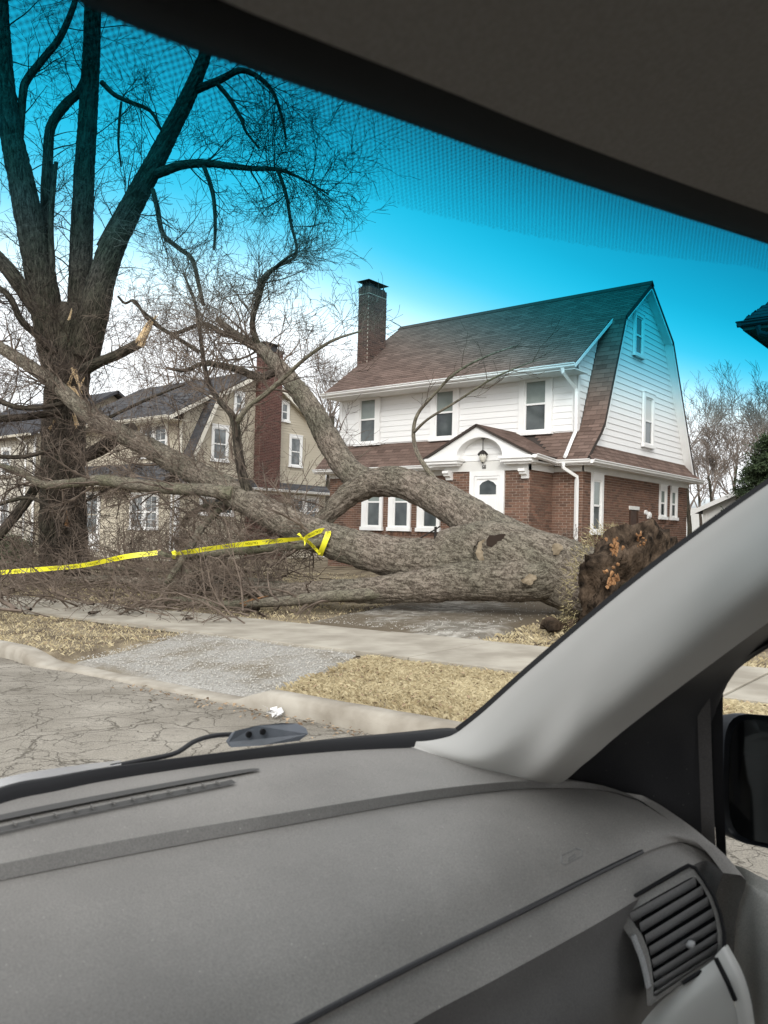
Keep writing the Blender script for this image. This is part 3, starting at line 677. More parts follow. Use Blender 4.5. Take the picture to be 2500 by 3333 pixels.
for a, b, z in ((0.46, 1.13, 1.46), (5.21, 5.79, 1.98), (6.15, 6.72, 1.98)):
    mb = MB(); k = a
    while k < b - .02: mb.box((0, k, z - .115), (0.03, k + .055, z - .004), rnd.random()); k += 0.067
    O('sill_brick', mb, m_brick, parent=wallA, kind='stuff')

# ---------------- porch
PX = -2.21; HW = 1.60; PY = -1.52; PAZ = 4.16; PEZ = 3.36
def rake_z(x): return PAZ - (PAZ - PEZ) * abs(x - PX) / HW
mb = MB(); ACX = -2.135; AR = 0.69; ASZ = 3.375; AH = 0.50; N = 32
front_pts = []
for k in range(N):                              # white pediment face with the arch cut out
    t0, t1 = math.pi * k / N, math.pi * (k + 1) / N
    xa, xb = ACX - AR * math.cos(t0), ACX - AR * math.cos(t1); za, zb = ASZ + AH * math.sin(t0), ASZ + AH * math.sin(t1)
    for yv, flip in ((PY, False), (PY + .10, True)):
        q = [(xa, yv, za), (xb, yv, zb), (xb, yv, rake_z(xb)), (xa, yv, rake_z(xa))]
        mb.poly(q[::-1] if flip else q)
    mb.poly([(xa, PY, za), (xa, PY + .34, za), (xb, PY + .34, zb), (xb, PY, zb)])   # vault
for x0, x1 in ((PX - HW, ACX - AR), (ACX + AR, PX + HW)):
    mb.poly([(x0, PY, ASZ), (x1, PY, ASZ), (x1, PY, rake_z(x1)), (x0, PY, rake_z(x0))])
porch = O('porch_pediment', mb, m_white, parent=hA)
mb = MB(); mb.extrude([(-3.3, 3.08), (-0.9, 3.08), (-0.9, 3.36), (PX, 4.02), (-3.3, 3.42)], (0, -1.205, 0), X, Z, (0, 0.2, 0)); pb = O('porch_tympanum', mb, m_soffit, parent=hA)
siding(pb, V3(0, -1.206, 3.3), X, -Y, 3.30, 3.9, 0.16, lambda z: (max(-3.0, PX - (4.0 - z) * 2.0), min(-1.3, PX + (4.0 - z) * 2.0)), m_wsiding, 41)
mb = MB()
for x0, x1 in ((PX - HW - .04, ACX - AR + .10), (ACX + AR - .10, PX + HW + .06)):    # moulded returns
    mb = MB(); mb.box((x0, PY - .06, 3.30), (x1, -1.19, 3.375)); mb.box((x0 + .05, PY - .02, 3.225), (x1 - .06, -1.19, 3.299)); mb.box((x0 + .12, PY + .05, 3.17), (x1 - .12, -1.19, 3.224)); O('cornice_return', mb, m_white, parent=hA)
mb = MB(); mb.box((-3.38, -1.26, 3.03), (-0.79, -1.199, 3.26)); mb.box((-0.839, -1.26, 3.03), (-0.79, -0.03, 3.27)); mb.box((-3.38, -1.19, 3.03), (-3.331, -0.03, 3.27))
mb.box((-0.79, PY + .02, 3.20), (-0.60, -.34, 3.24)); O('frieze', mb, m_soffit, parent=hA)
for cx in (-0.94, -3.22):
    mb = MB(); prof = [(0, 0), (-.26, 0), (-.26, -.07), (-.20, -.09), (-.20, -.13), (-.10, -.17), (-.08, -.24), (0, -.24)]
    mb.extrude(prof, (cx - .09, -1.20, 3.055), Y, Z, (0.18, 0, 0)); O('bracket', mb, m_white, parent=hA)
# porch roof
mb = MB(); yb = 0.45
def prf(s): return [(PX, PY - .06, PAZ + .05), (PX + s * (HW + .06), PY - .06, PEZ + .03), (PX + s * (HW + .06), 0.0, PEZ + .03), (PX, yb, PAZ + .05)]
slab_poly(mb, prf(1)[::-1] if False else [prf(1)[1], prf(1)[2], prf(1)[3], prf(1)[0]], 0.05); slab_poly(mb, [prf(-1)[0], prf(-1)[3], prf(-1)[2], prf(-1)[1]], 0.05)
prA = O('porch_roof', mb, m_under, parent=hA)
for s in (1, -1):
    d = V3(-s * (HW + .06), 0, PAZ - PEZ + .02); L = np.linalg.norm(d)
    shingle_field(RA, prA, V3(PX + s * (HW + .06), PY - .06, PEZ + .035), Y, d / L, L, lambda v: (0, 1.52 + v * .28), 1.4 if s > 0 else 0.6, 50 + s, course=0.125)
gutter(hA, (PX + HW + .06, PY - .02, 3.29), (PX + HW + .03, -.42, 3.22), X, m_white)
# front door with storm door
dr = MB(); y = -1.214
def fb(a, b, z0, z1, d0, d1, mb): mb.box((a, y - d1, z0), (b, y - d0, z1))
for a, b, z0, z1 in ((-2.57, -2.43, 0.80, 3.03), (-1.66, -1.53, 0.80, 3.03), (-2.43, -1.66, 2.90, 3.03)): fb(a, b, z0, z1, 0, .05, dr)
fb(-2.43, -1.66, 0.80, 2.90, 0, .012, dr)
door = O('front_door', dr, m_white, parent=hA)
mb = MB(); 
for a, b, z0, z1 in ((-2.42, -2.35, .82, 2.89), (-1.74, -1.67, .82, 2.89), (-2.35, -1.74, 2.83, 2.89), (-2.35, -1.74, 1.97, 2.03)): fb(a, b, z0, z1, .012, .04, mb)
for a, b, z0, z1 in ((-2.30, -2.07, 2.1, 2.35), (-2.02, -1.79, 2.1, 2.35), (-2.30, -2.07, 1.2, 1.9), (-2.02, -1.79, 1.2, 1.9)): fb(a, b, z0, z1, .012, .02, mb)
O('storm_door', mb, m_white, parent=door)
mb = MB(); q = [(-2.27, 2.43), (-1.78, 2.43), (-1.78, 2.66), (-1.86, 2.74), (-2.02, 2.80), (-2.19, 2.74), (-2.27, 2.66)]
mb.extrude(q, (0, y - .014, 0), X, Z, (0, -.006, 0)); O('door_light', mb, m_glass, parent=door)
tm = text_mesh('68', 0.155, 0.006); o = O('house_number', tm, m_iron, parent=hA); o.matrix_basis = Matrix.Translation((-2.19, -1.268, 3.085)) @ Matrix.Rotation(math.pi / 2, 4, 'X') @ Matrix.Diagonal((0.78, 1, 1, 1))
# hanging lantern (a thing of its own)
lx, ly = -2.11, -1.37
ln = thing('lantern', (lx, ly, 3.21), 'iron hanging lantern with frosted glass under the porch arch', 'lantern')
mb = MB(); mb.tube([(lx, ly, 3.86), (lx, ly, 3.53)], 0.011, 6); mb.tube([(lx, ly, 3.86), (lx, ly, 3.845)], 0.05, 10); O('rod', mb, m_iron, parent=ln)
mb = MB(); mb.tube([(lx, ly, 3.56), (lx, ly, 3.53), (lx, ly, 3.47), (lx, ly, 3.455)], [0.02, 0.07, 0.125, 0.13], 12)
for k in range(14):
    a = k * math.pi / 7; mb.tube([(lx + .128 * math.cos(a), ly + .128 * math.sin(a), 3.46), (lx + .10 * math.cos(a), ly + .10 * math.sin(a), 3.41)], 0.007, 4)
O('finial', (lambda q: (q.tube([(lx, ly, 3.255), (lx, ly, 3.21)], [0.035, 0.008], 10), q)[1])(MB()), m_iron, parent=ln); O('cap', mb, m_iron, parent=ln)
mb = MB(); mb.tube([(lx, ly, 3.46), (lx, ly, 3.40), (lx, ly, 3.32), (lx, ly, 3.25)], [0.10, 0.10, 0.075, 0.035], 16); O('globe', mb, mat('frosted_glass', (0.72, 0.70, 0.62), rough=0.35), parent=ln, smooth=True)
# stoop and handrail
mb = MB(); mb.box((-3.0, -2.3, 0.2), (-1.1, -1.215, 0.78)); mb.box((-3.0, -2.65, 0.2), (-1.1, -2.301, 0.60)); mb.box((-3.0, -3.0, 0.2), (-1.1, -2.651, 0.42)); O('front_step', mb, m_conc, parent=hA)
hr = thing('handrail', (-3.3, -2.2, 0.4), 'thin black iron handrail beside the brick porch steps', 'handrail')
for xx, yy, zt in ((-3.62, -2.0, 1.27), (-3.09, -2.0, 1.57)):
    mb = MB(); mb.box((xx - .025, yy - .025, 0.35), (xx + .025, yy + .025, zt)); O('post', mb, m_iron, parent=hr)
mb = MB(); mb.tube([(-3.66, -2.0, 1.22), (-3.09, -2.0, 1.5), (-2.95, -2.0, 1.58)], 0.018, 6); mb.tube([(-3.62, -2.0, 0.75), (-3.09, -2.0, 1.0)], 0.012, 6); O('rail', mb, m_iron, parent=hr)

# chimney with soldier course, flashing and cap
CH0, CH1, CY0, CY1 = -8.92, -8.47, 1.35, 2.28; CT = 9.62
mb = MB(); mb.box((CH0, CY0, 5.0), (CH1, CY1, CT)); ch = O('chimney', mb, m_mortar, parent=hA)
m_brick2 = mat('sooty_brick', (0.06, 0.04, 0.036), (0.165, 0.095, 0.075), scale=9, rough=0.9, tone=True)
PC = Pieces()
brick_field(PC, ch, V3(CH0, CY0, 5.0), X, CH1 - CH0, 5.0, CT - .2, -Y, (), 1, 61); brick_field(PC, ch, V3(CH1, CY0, 5.0), Y, CY1 - CY0, 5.0, CT - .2, X, (), 1, 62)
PC.flush('brick', 'brick_courses', m_brick2, 60)
mb = MB(); k = CH0 - .012
while k < CH1: mb.box((k, CY0 - .02, CT - .2), (k + .055, CY0, CT), rnd.random()); k += .066
k = CY0
while k < CY1 - .03: mb.box((CH1, k, CT - .2), (CH1 + .02, k + .055, CT), rnd.random()); k += .066
O('soldier_course', mb, m_brick2, parent=ch, kind='stuff')
m_cap = mat('dark_metal_cap', (0.03, 0.03, 0.032), (0.06, 0.055, 0.055), scale=8, rough=0.6, metal=0.3)
mb = MB(); mb.box((CH0 + .03, CY0 + .05, CT), (CH1 - .03, CY1 - .05, CT + .06))
for a in (CH0 + .07, CH1 - .07):
    for b in (CY0 + .1, (CY0 + CY1) / 2, CY1 - .1): mb.box((a - .015, b - .015, CT + .05), (a + .015, b + .015, CT + .22))
mb.box((CH0 + .1, CY0 + .1, CT + .05), (CH1 - .1, (CY0 + CY1) / 2 - .05, CT + .18))
cx, cy = (CH0 + CH1) / 2, (CY0 + CY1) / 2; a, b = CH0 - .07, CH1 + .07; c, d = CY0 - .1, CY1 + .06; i = len(mb.v)
mb.hexa([(a, c, CT + .21), (b, c, CT + .21), (b, d, CT + .21), (a, d, CT + .21), (cx - .05, cy - .3, CT + .32), (cx + .05, cy - .3, CT + .32), (cx + .05, cy + .3, CT + .32), (cx - .05, cy + .3, CT + .32)])
O('chimney_cap', mb, m_cap, parent=ch)
PA.flush('brick', 'brick_courses', m_brick, 300); RA.flush('shingle', 'shingle_courses', m_shin, 300)

# ================================================================== beige gambrel house next door
BX = -16.9; BW = 8.6; BL = BX - BW; GB = gz(-20, -2)
hB = thing('dutch_colonial_house', (BX - 4, 0, GB), 'beige clapboard gambrel house with red brick end chimney behind the branches', 'house')
RB = Pieces()
BAP = (4.1, 8.2); BE = (-.35, 5.70); BS = (BAP[1] - BE[1]) / (BAP[0] - BE[0])
mb = MB(); mb.box((BL, 0, GB - .3), (BX, 8.3, 3.12)); wB = O('wall', mb, m_beige, parent=hB)
siding(wB, V3(0, 0, 0.2), X, -Y, GB + .05, 3.02, 0.112, lambda z: (BL + .08, BX - .10), m_beige, 71)
siding(wB, V3(BX, 0, 0.2), Y, X, GB + .05, 3.02, 0.112, lambda z: (0.10, 3.40), m_beige, 72)
siding(wB, V3(BX, 0, 0.2), Y, X, GB + .05, 3.02, 0.112, lambda z: (5.35, 8.2), m_beige, 73)
mb = MB(); mb.box((BL + .3, 0.45, 3.2), (BX - .42, 1.2, 5.66)); dB = O('dormer', mb, m_beige, parent=hB)
siding(dB, V3(0, 0.45, 3.9), X, -Y, 3.98, 5.60, 0.112, lambda z: (BL + .4, BX - .54), m_beige, 74)
BBY, BBZ = 1.78, BAP[1] - (BAP[0] - 1.78) * BS
siding(dB, V3(BX - .42, 0, 4.0), Y, X, 4.1, BBZ - .1, 0.112, lambda z: (max(0.5, BAP[0] - (BAP[1] - z) / BS + .15), float(np.interp(z, [4.0, BBZ], [0.42, BBY])) - .02), m_beige, 75)
mb = MB(); mb.poly([(BX - .43, 0.45, 3.9), (BX - .43, 0.6, 4.1), (BX - .43, BBY, BBZ), (BX - .43, 0.45, 5.6)]); O('cheek_wall', mb, m_beige, parent=dB)
mb = MB(); mb.poly([(BX - .002, y, z) for y, z in ((0.1, 3.1), (8.3, 3.1), (8.3, 5.75), BAP, (BBY, BBZ), (0.45, 4.0))]); gB = O('gable_wall', mb, m_beige, parent=hB)
def gamB(z):
    f = float(np.interp(z, [3.3, 4.0, BBZ, BAP[1]], [0.2, 0.5, BBY + .04, BAP[0]])); b = float(np.interp(z, [3.3, 5.75, BAP[1]], [8.25, 8.25, BAP[0]])); return f + .03, b - .03
siding(gB, V3(BX, 0, 3.3), Y, X, 3.38, BAP[1] - .05, 0.112, gamB, m_beige, 76)
mb = MB(); mb.box((BL - .02, -.035, GB), (BL + .09, 0, 3.05)); O('corner_board', mb, m_white, parent=wB); mb = MB(); mb.box((BX - .11, -.035, GB), (BX + .035, -.001, 3.05)); mb.box((BX + .001, 0, GB), (BX + .035, 0.11, 3.05)); O('corner_board', mb, m_white, parent=wB)
mb = MB(); mb.box((BX - .55, 0.41, 3.95), (BX - .38, 0.449, 5.62)); O('corner_board', mb, m_beigetrim, parent=dB)
rb = MB()
slab_poly(rb, [(BL - .3, BE[0], BE[1]), (BX - .15, BE[0], BE[1]), (BX - .15, BBY, BBZ), (BL - .3, BBY, BBZ)], 0.1)
slab_poly(rb, [(BL - .3, BBY, BBZ), (BX + .3, BBY, BBZ), (BX + .3, *BAP), (BL - .3, *BAP)], 0.1)
slab_poly(rb, [(BL - .3, *BAP), (BX + .3, *BAP), (BX + .3, 8.55, 5.68), (BL - .3, 8.55, 5.68)], 0.1)
slab_poly(rb, [(BX - .6, 0.40, 4.0), (BX + .2, 0.40, 4.0), (BX + .2, BBY, BBZ), (BX - .6, BBY, BBZ)], 0.1)
slab_poly(rb, [(BL - .4, -.75, 3.06), (BX + .02, -.75, 3.06), (BX + .02, 0.44, 3.98), (BL - .4, 0.44, 3.98)], 0.08)
roofB = O('roof', rb, m_under, parent=hB)
e2, L = e2of(BE[0], BE[1], BBY, BBZ); shingle_field(RB, roofB, V3(0, *BE), X, e2, L, lambda v: (BL - .3, BX - .15), 1, 81)
e2, L = e2of(BBY, BBZ, *BAP); shingle_field(RB, roofB, V3(0, BBY, BBZ), X, e2, L, lambda v: (BL - .3, BX + .3), 1, 82)
e2, L = e2of(0.40, 4.0, BBY, BBZ); shingle_field(RB, roofB, V3(0, 0.40, 4.0), X, e2, L, lambda v: (BX - .42, BX + .2), 1, 83)
e2, L = e2of(-.75, 3.06, 0.44, 3.98); shingle_field(RB, roofB, V3(0, -.75, 3.065), X, e2, L, lambda v: (BL - .4, BX + .02), 1, 84)
mb = MB(); slab_poly(mb, [(BX + .42, 8.3, 3.06), (BX + .42, -.1, 3.06), (BX, -.1, 3.42), (BX, 8.3, 3.42)][::-1], 0.05); pB = O('pent_roof', mb, m_under, parent=hB)
d = V3(-.42, 0, .36); L = np.linalg.norm(d); shingle_field(RB, pB, V3(BX + .42, 0, 3.065), -Y, d / L, L, lambda v: (-8.3, .1), 1, 85)
RB.flush('shingle', 'shingle_courses', m_shin_dk, 120)
mb = MB(); mb.box((BL - .3, -.74, 2.98), (BX + .02, 0.02, 3.02)); mb.box((BX + .021, -.1, 2.98), (BX + .40, 8.3, 3.02)); mb.box((BL - .3, BE[0] + .02, BE[1] - .14), (BX - .16, 0.45, BE[1] - .12)); O('soffit', mb, m_beigetrim, parent=hB)
mb = MB(); mb.box((BL - .4, -.775, 2.98), (BX + .02, -.751, 3.08)); mb.box((BX + .421, -.1, 2.98), (BX + .44, 8.3, 3.07)); mb.box((BL - .3, BE[0] - .025, BE[1] - .15), (BX - .15, BE[0] - .001, BE[1] - .01))
mb.obox((BX - .148, BE[0], BE[1] - .19), X * .03, V3(0, BBY - BE[0], BBZ - BE[1]), Z * .17)
for (y0, z0), (y1, z1) in (((BBY, BBZ), BAP), (BAP, (8.55, 5.68))): mb.obox((BX + .27, y0, z0 - .26), X * .032, V3(0, y1 - y0, z1 - z0), Z * .2); mb.obox((BX + .01, y0, z0 - .16), X * .26, V3(0, y1 - y0, z1 - z0), Z * .02)
mb.obox((BX + .17, 0.42, 3.95), X * .04, V3(0, BBY - .42, BBZ - 4.0), V3(0, .17, -.03)); O('fascia', mb, m_beigetrim, parent=hB)
gutter(hB, (BL - .3, BE[0] - .03, BE[1] - .11), (BX - .15, BE[0] - .03, BE[1] - .11), -Y, m_beigetrim)
gutter(hB, (BX + .442, -.1, 2.99), (BX + .442, 8.35, 2.99), X, m_white)
downspout(hB, [(BX + .5, 8.2, 3.0), (BX + .5, 8.2, 2.85), (BX + .12, 8.2, 2.6), (BX + .1, 8.2, GB)], m_white)
downspout(hB, [(BX - .25, -.06, 2.95), (BX - .25, -.06, GB)], m_white)
m_gl2 = mat('neighbour_glass', (0.06, 0.068, 0.07), (0.22, 0.235, 0.24), scale=2.5, rough=0.08, spec=0.5)
def pair(o, e1, nrm, w, h, grid=True):
    o = np.asarray(o, float)
    for k in (0, 1): window(hB, o + e1 * (k * w / 2), e1, nrm, w / 2 - .01, h, m_white, m_gl2, m_gl2, casing=0.10, top=0.1, sill=0.08, grid=grid, depth=0.05, base=0.025)
pair((-20.1, 0.45, 4.15), X, -Y, 1.9, 1.45); pair((-20.0, 0, 1.2), X, -Y, 2.0, 1.5)
window(hB, (BX, 1.55, 4.05), Y, X, 0.86, 1.5, m_white, m_gl2, m_gl2, depth=0.05, base=0.025)
window(hB, (BX, 5.85, 4.15), Y, X, 0.80, 1.45, m_white, m_gl2, m_gl2, depth=0.05, base=0.025)
window(hB, (BX, 2.65, 6.1), Y, X, 0.55, 0.95, m_white, m_gl2, m_gl2, depth=0.05, base=0.025); window(hB, (BX, 5.25, 6.1), Y, X, 0.55, 0.95, m_white, m_gl2, m_gl2, depth=0.05, base=0.025)
window(hB, (BX, 1.05, 1.85), Y, X, 1.75, 0.85, m_white, m_glass, m_glass, depth=0.05, base=0.025); pair((BX, 6.05, 1.55), Y, X, 1.75, 1.35)
mb = MB()
for a, b, z0, z1, dd in ((-23.55, -23.42, .22, 2.8, .06), (-22.4, -22.27, .22, 2.8, .06), (-23.42, -22.4, 2.66, 2.8, .06), (-23.42, -22.4, .22, 1.0, .03), (-23.42, -23.3, 1.0, 2.66, .03), (-22.52, -22.4, 1.0, 2.66, .03)): mb.box((a, -dd - .02, z0), (b, -.02, z1))
dB2 = O('front_door', mb, m_white, parent=hB)
for z0, z1 in ((1.02, 1.78), (1.84, 2.64)):
    mb = MB(); mb.box((-23.3, -.045, z0), (-22.52, -.03, z1)); O('pane', mb, m_gl2, parent=dB2)
# end chimney
m_rbrick = mat('painted_red_brick', (0.06, 0.03, 0.026), (0.155, 0.068, 0.055), scale=9, rough=0.85, tone=True)
mb = MB(); mb.box((BX, 3.45, GB - .3), (BX + .35, 5.3, 2.9)); mb.box((BX, 3.85, 2.9), (BX + .35, 5.05, 9.1)); chB = O('chimney', mb, m_mortar, parent=hB)
PB = Pieces()
for a, b, z0, z1 in ((3.85, 5.05, 3.05, 9.0), (3.45, 5.3, GB, 2.9)):
    brick_field(PB, chB, V3(BX + .35, a, z0), Y, b - a, z0, z1, X, (), 1, 91)
    brick_field(PB, chB, V3(BX, a, z0), X, .35, z0, z1, -Y, (), 1, 92)
PB.flush('brick', 'brick_courses', m_rbrick, 120)
mb = MB(); mb.box((BX - .03, 3.80, 9.0), (BX + .39, 5.10, 9.12)); mb.box((BX + .08, 4.05, 9.12), (BX + .3, 4.4, 9.3)); mb.box((BX - .02, 3.95, 9.31), (BX + .36, 4.9, 9.36)); mb.box((BX + .1, 4.5, 9.12), (BX + .25, 4.8, 9.31)); O('chimney_cap', mb, m_cap, parent=chB)

# ================================================================== house glimpsed at the far left
hC = thing('clapboard_house', (-32, 0, gz(-32, 0)), 'pale clapboard house glimpsed past the standing trunk at far left', 'house')
gC = gz(-30, -1)
mb = MB(); mb.box((-39, 0, gC - .3), (-28.2, 8, 5.7)); wC = O('wall', mb, m_beige, parent=hC)
siding(wC, V3(0, 0, gC), X, -Y, gC + .05, 5.6, 0.15, lambda z: (-38.9, -28.3), mat('cream_siding', (0.46, 0.425, 0.355), (0.54, 0.50, 0.43), scale=1, rough=0.6, tone=True), 101)
siding(wC, V3(-28.2, 0, gC), Y, X, gC + .05, 5.6, 0.15, lambda z: (0.1, 7.9), m_beige, 102)
mb = MB(); slab_poly(mb, [(-39.5, -.5, 5.6), (-27.7, -.5, 5.6), (-27.7, 4, 8.3), (-39.5, 4, 8.3)], .12); slab_poly(mb, [(-39.5, 4, 8.3), (-27.7, 4, 8.3), (-27.7, 8.5, 5.6), (-39.5, 8.5, 5.6)], .12); rC = O('roof', mb, m_shin_dk, parent=hC)
mb = MB(); mb.poly([(-28.21, 0, 5.6), (-28.21, 8, 5.6), (-28.21, 4, 8.1)]); O('gable_wall', mb, m_beige, parent=hC)
mb = MB(); mb.box((-28.33, -.04, gC), (-28.16, -.001, 5.6)); O('corner_board', mb, m_white, parent=hC)
gutter(hC, (-39.5, -.5, 5.5), (-27.7, -.5, 5.5), -Y, m_beigetrim); downspout(hC, [(-29.0, -.55, 5.5), (-29.0, -.08, 5.2), (-29.0, -.08, gC)], m_white)
window(hC, (-31.6, 0, 1.1), X, -Y, 1.0, 1.5, m_white, m_gl2, m_gl2, base=.025); window(hC, (-31.6, 0, 3.7), X, -Y, 1.0, 1.4, m_white, m_gl2, m_gl2, base=.025)

# ================================================================== roof corner of the house on the right
ex, ey, ez = 4.26, -1.78, 5.85
hD = thing('hip_roofed_house', (10, 2, 0.5), 'dark roofed house whose gutter corner juts in at upper right', 'house')
mb = MB(); mb.box((5.2, -.9, 0.3), (14, 8, ez)); O('wall', mb, m_soffit, parent=hD)
mb = MB(); ov = 0.0
C4 = [(ex, ey, ez), (15, ey, ez), (15, 9, ez), (ex, 9, ez)]; R4 = [(7.9, 3.6, ez + 4.4), (11.5, 3.6, ez + 4.4)]
for q in ([C4[0], C4[1], R4[1], R4[0]], [C4[1], C4[2], R4[1]], [C4[2], C4[3], R4[0], R4[1]], [C4[3], C4[0], R4[0]]): slab_poly(mb, q, .1)
rD = O('roof', mb, m_shin_dk, parent=hD)
PD = Pieces(); d = V3(3.64, 0, 4.4); L = np.linalg.norm(d); n_ = V3(R4[0][0] - ex, R4[0][1] - ey, 4.4)
shingle_field(PD, rD, V3(ex, ey, ez + .02), Y, d / L, L, lambda v: (v / L * (R4[0][1] - ey), 10.7 - v / L * 5), 1, 111)
d2 = V3(0, R4[0][1] - ey, 4.4); L2 = np.linalg.norm(d2); shingle_field(PD, rD, V3(ex, ey, ez + .02), X, d2 / L2, L2, lambda v: (v / L2 * 3.64, 10.7 - v / L2 * 3.5), 1, 112)
PD.flush('shingle', 'shingle_courses', m_shin_dk, 60)
mb = MB(); mb.box((ex + .02, ey + .02, ez - .16), (14.5, 8.5, ez - .12)); mb.box((ex, ey, ez - .2), (14.9, ey + .03, ez - .005)); mb.box((ex, ey + .031, ez - .2), (ex + .03, 8.9, ez - .005)); O('soffit', mb, mat('dark_trim', (0.08, 0.07, 0.06), rough=.6), parent=hD)
m_dkgut = mat('dark_gutter', (0.05, 0.05, 0.055), rough=0.4)
gutter(hD, (ex - .005, ey - .1, ez - .13), (ex - .005, 9, ez - .13), -X, m_dkgut); gutter(hD, (ex - .1, ey - .005, ez - .13), (15, ey - .005, ez - .13), -Y, m_dkgut)
downspout(hD, [(ex + .3, ey - .05, ez - .15), (ex + .32, ey - .05, ez - .3), (ex + .9, ey + .6, ez - .42), (5.1, -1.0, ez - .6), (5.1, -1.0, .5)], m_dkgut)

# ================================================================== garage at the back
gr = thing('garage', (2, 14, 0.9), 'small white clapboard garage behind the brick house', 'garage')
gG = gz(2, 12)
mb = MB(); mb.box((-0.8, 12, gG - .2), (5.2, 18, 2.52)); wG = O('wall', mb, m_wsiding, parent=gr)
mb = MB(); mb.poly([(-0.8, 11.999, 2.5), (5.2, 11.999, 2.5), (2.2, 11.999, 3.9)]); O('gable_wall', mb, m_wsiding, parent=gr)
siding(wG, V3(0, 12, gG), X, -Y, gG, 3.8, 0.13, lambda z: (-0.8 + max(0, z - 2.5) * 2.14, 5.2 - max(0, z - 2.5) * 2.14), m_wsiding, 121)
mb = MB(); slab_poly(mb, [(-1.15, 11.6, 2.45), (2.2, 11.6, 4.0), (2.2, 18.3, 4.0), (-1.15, 18.3, 2.45)], .1); slab_poly(mb, [(2.2, 11.6, 4.0), (5.55, 11.6, 2.45), (5.55, 18.3, 2.45), (2.2, 18.3, 4.0)], .1); O('roof', mb, m_shin_dk, parent=gr)
mb = MB(); mb.obox((-1.15, 11.57, 2.28), Y * .03, V3(3.35, 0, 1.55), Z * .17); mb.obox((2.2, 11.57, 3.83), Y * .03, V3(3.35, 0, -1.55), Z * .17); O('rake_board', mb, m_white, parent=gr)
mb = MB(); mb.box((-0.82, 11.96, gG), (-0.70, 11.999, 2.5)); O('corner_board', mb, m_white, parent=gr)
window(gr, (-0.5, 12, 1.2), X, -Y, 0.8, 0.95, m_white, m_glass, m_glass, base=.025)
mb = MB(); mb.box((1.2, 11.95, gG), (4.2, 11.98, gG + 2.1)); O('garage_door', mb, m_white, parent=gr)
# round-roofed building far beyond
fb_ = thing('round_roofed_building', at(1570, 1130, 150), 'pale barrel roofed building in the distance beyond the garage', 'building')
p = at(1572, 1120, 150); r_ = V3(_cy, _sy, 0); f_ = V3(-_sy, _cy, 0)
mb = MB(); prof = [(-2.6 * math.cos(t), 2.0 * math.sin(t)) for t in np.linspace(0, math.pi, 17)]
mb.extrude(prof, (p[0], p[1], p[2] + 2.2), r_, Z, f_ * 20); mb.box((p[0] - .01, p[1], 0), (p[0] + .01, p[1] + .02, .1)); O('roof', mb, mat('pale_sheet_roof', (0.52, 0.56, 0.58), rough=.5), parent=fb_)
mb = MB(); mb.extrude([(-2.6, 0), (2.6, 0), (2.6, -6), (-2.6, -6)], (p[0], p[1], p[2] + 2.2), r_, Z, f_ * 20); O('wall', mb, m_soffit, parent=fb_)

# ================================================================== trees
def limb_path(pts, step=None):
    """pts: (x, y, z, r)"""
    P = spline(pts, step or max(0.06, 0.3 * float(np.mean([p[3] for p in pts])))); return P[:, :3], np.maximum(P[:, 3], 0.004)
def limb(tree, pts, m, name='limb', wob=0.10, sides=None, cap=True):
    big = max(p[3] for p in pts) > 0.2; P, R = limb_path(pts, 0.045 if big else None); mb = MB(); s = sides or (84 if R.max() > 0.3 else 64 if big else 18 if R.max() > 0.12 else 10)
    mb.tube(P, R, s, cap=cap, uv=True, wob=wob, seed=rnd.random() * 50, furrow=0.020 if big else 0.0)
    O(name, mb, m, parent=tree, smooth=True); return P, R
def tw(mb, p, d, L, r, lvl, R, grav=0.0, wig=0.28, kids=(4, 7), minr=0.0035):
    n = 6 if L > 0.7 else 4
    P = [np.asarray(p, float)]; d = np.asarray(d, float) / np.linalg.norm(d); D = [d]
    g = R.gauss; x, y, z = d.tolist(); st = L / n; p_ = P[0].tolist(); P = [tuple(p_)]; D = [(x, y, z)]; w5 = wig * .55
    for k in range(n):
        x += g(0, w5); y += g(0, w5); z += g(0, w5) + grav * .55; q = 1 / (math.sqrt(x * x + y * y + z * z) + 1e-9); x *= q; y *= q; z *= q
        p_ = (p_[0] + x * st, p_[1] + y * st, p_[2] + z * st); P.append(p_); D.append((x, y, z))
    e_ = max(r * 0.3, minr); rr = [max(r + (e_ - r) * k / n, minr) for k in range(n + 1)]
    mb.queue(P, rr, 6 if r > 0.035 else 4 if r > 0.014 else 3)
    if lvl <= 0: return
    for k in range(R.randint(*kids)):
        t = R.uniform(0.2, 1.0) * n; i = min(int(t), n - 1); f = t - i
        a_, b_ = P[i], P[i + 1]; q = (a_[0] + (b_[0] - a_[0]) * f, a_[1] + (b_[1] - a_[1]) * f, a_[2] + (b_[2] - a_[2]) * f); dx, dy, dz = D[min(i + 1, n)]
        sx_, sy_, sz_ = g(0, 1), g(0, 1), g(0, 1); t_ = sx_ * dx + sy_ * dy + sz_ * dz; sx_ -= dx * t_; sy_ -= dy * t_; sz_ -= dz * t_; l_ = math.sqrt(sx_ * sx_ + sy_ * sy_ + sz_ * sz_) + 1e-9
        a = math.radians(R.uniform(25, 65)); ca, sa = math.cos(a), math.sin(a) / l_; nd = (dx * ca + sx_ * sa, dy * ca + sy_ * sa, dz * ca + sz_ * sa)
        tw(mb, q, nd, L * R.uniform(0.35, 0.7), max(rr[i] * R.uniform(0.45, 0.7), minr), lvl - 1, R, grav, wig, kids, minr)
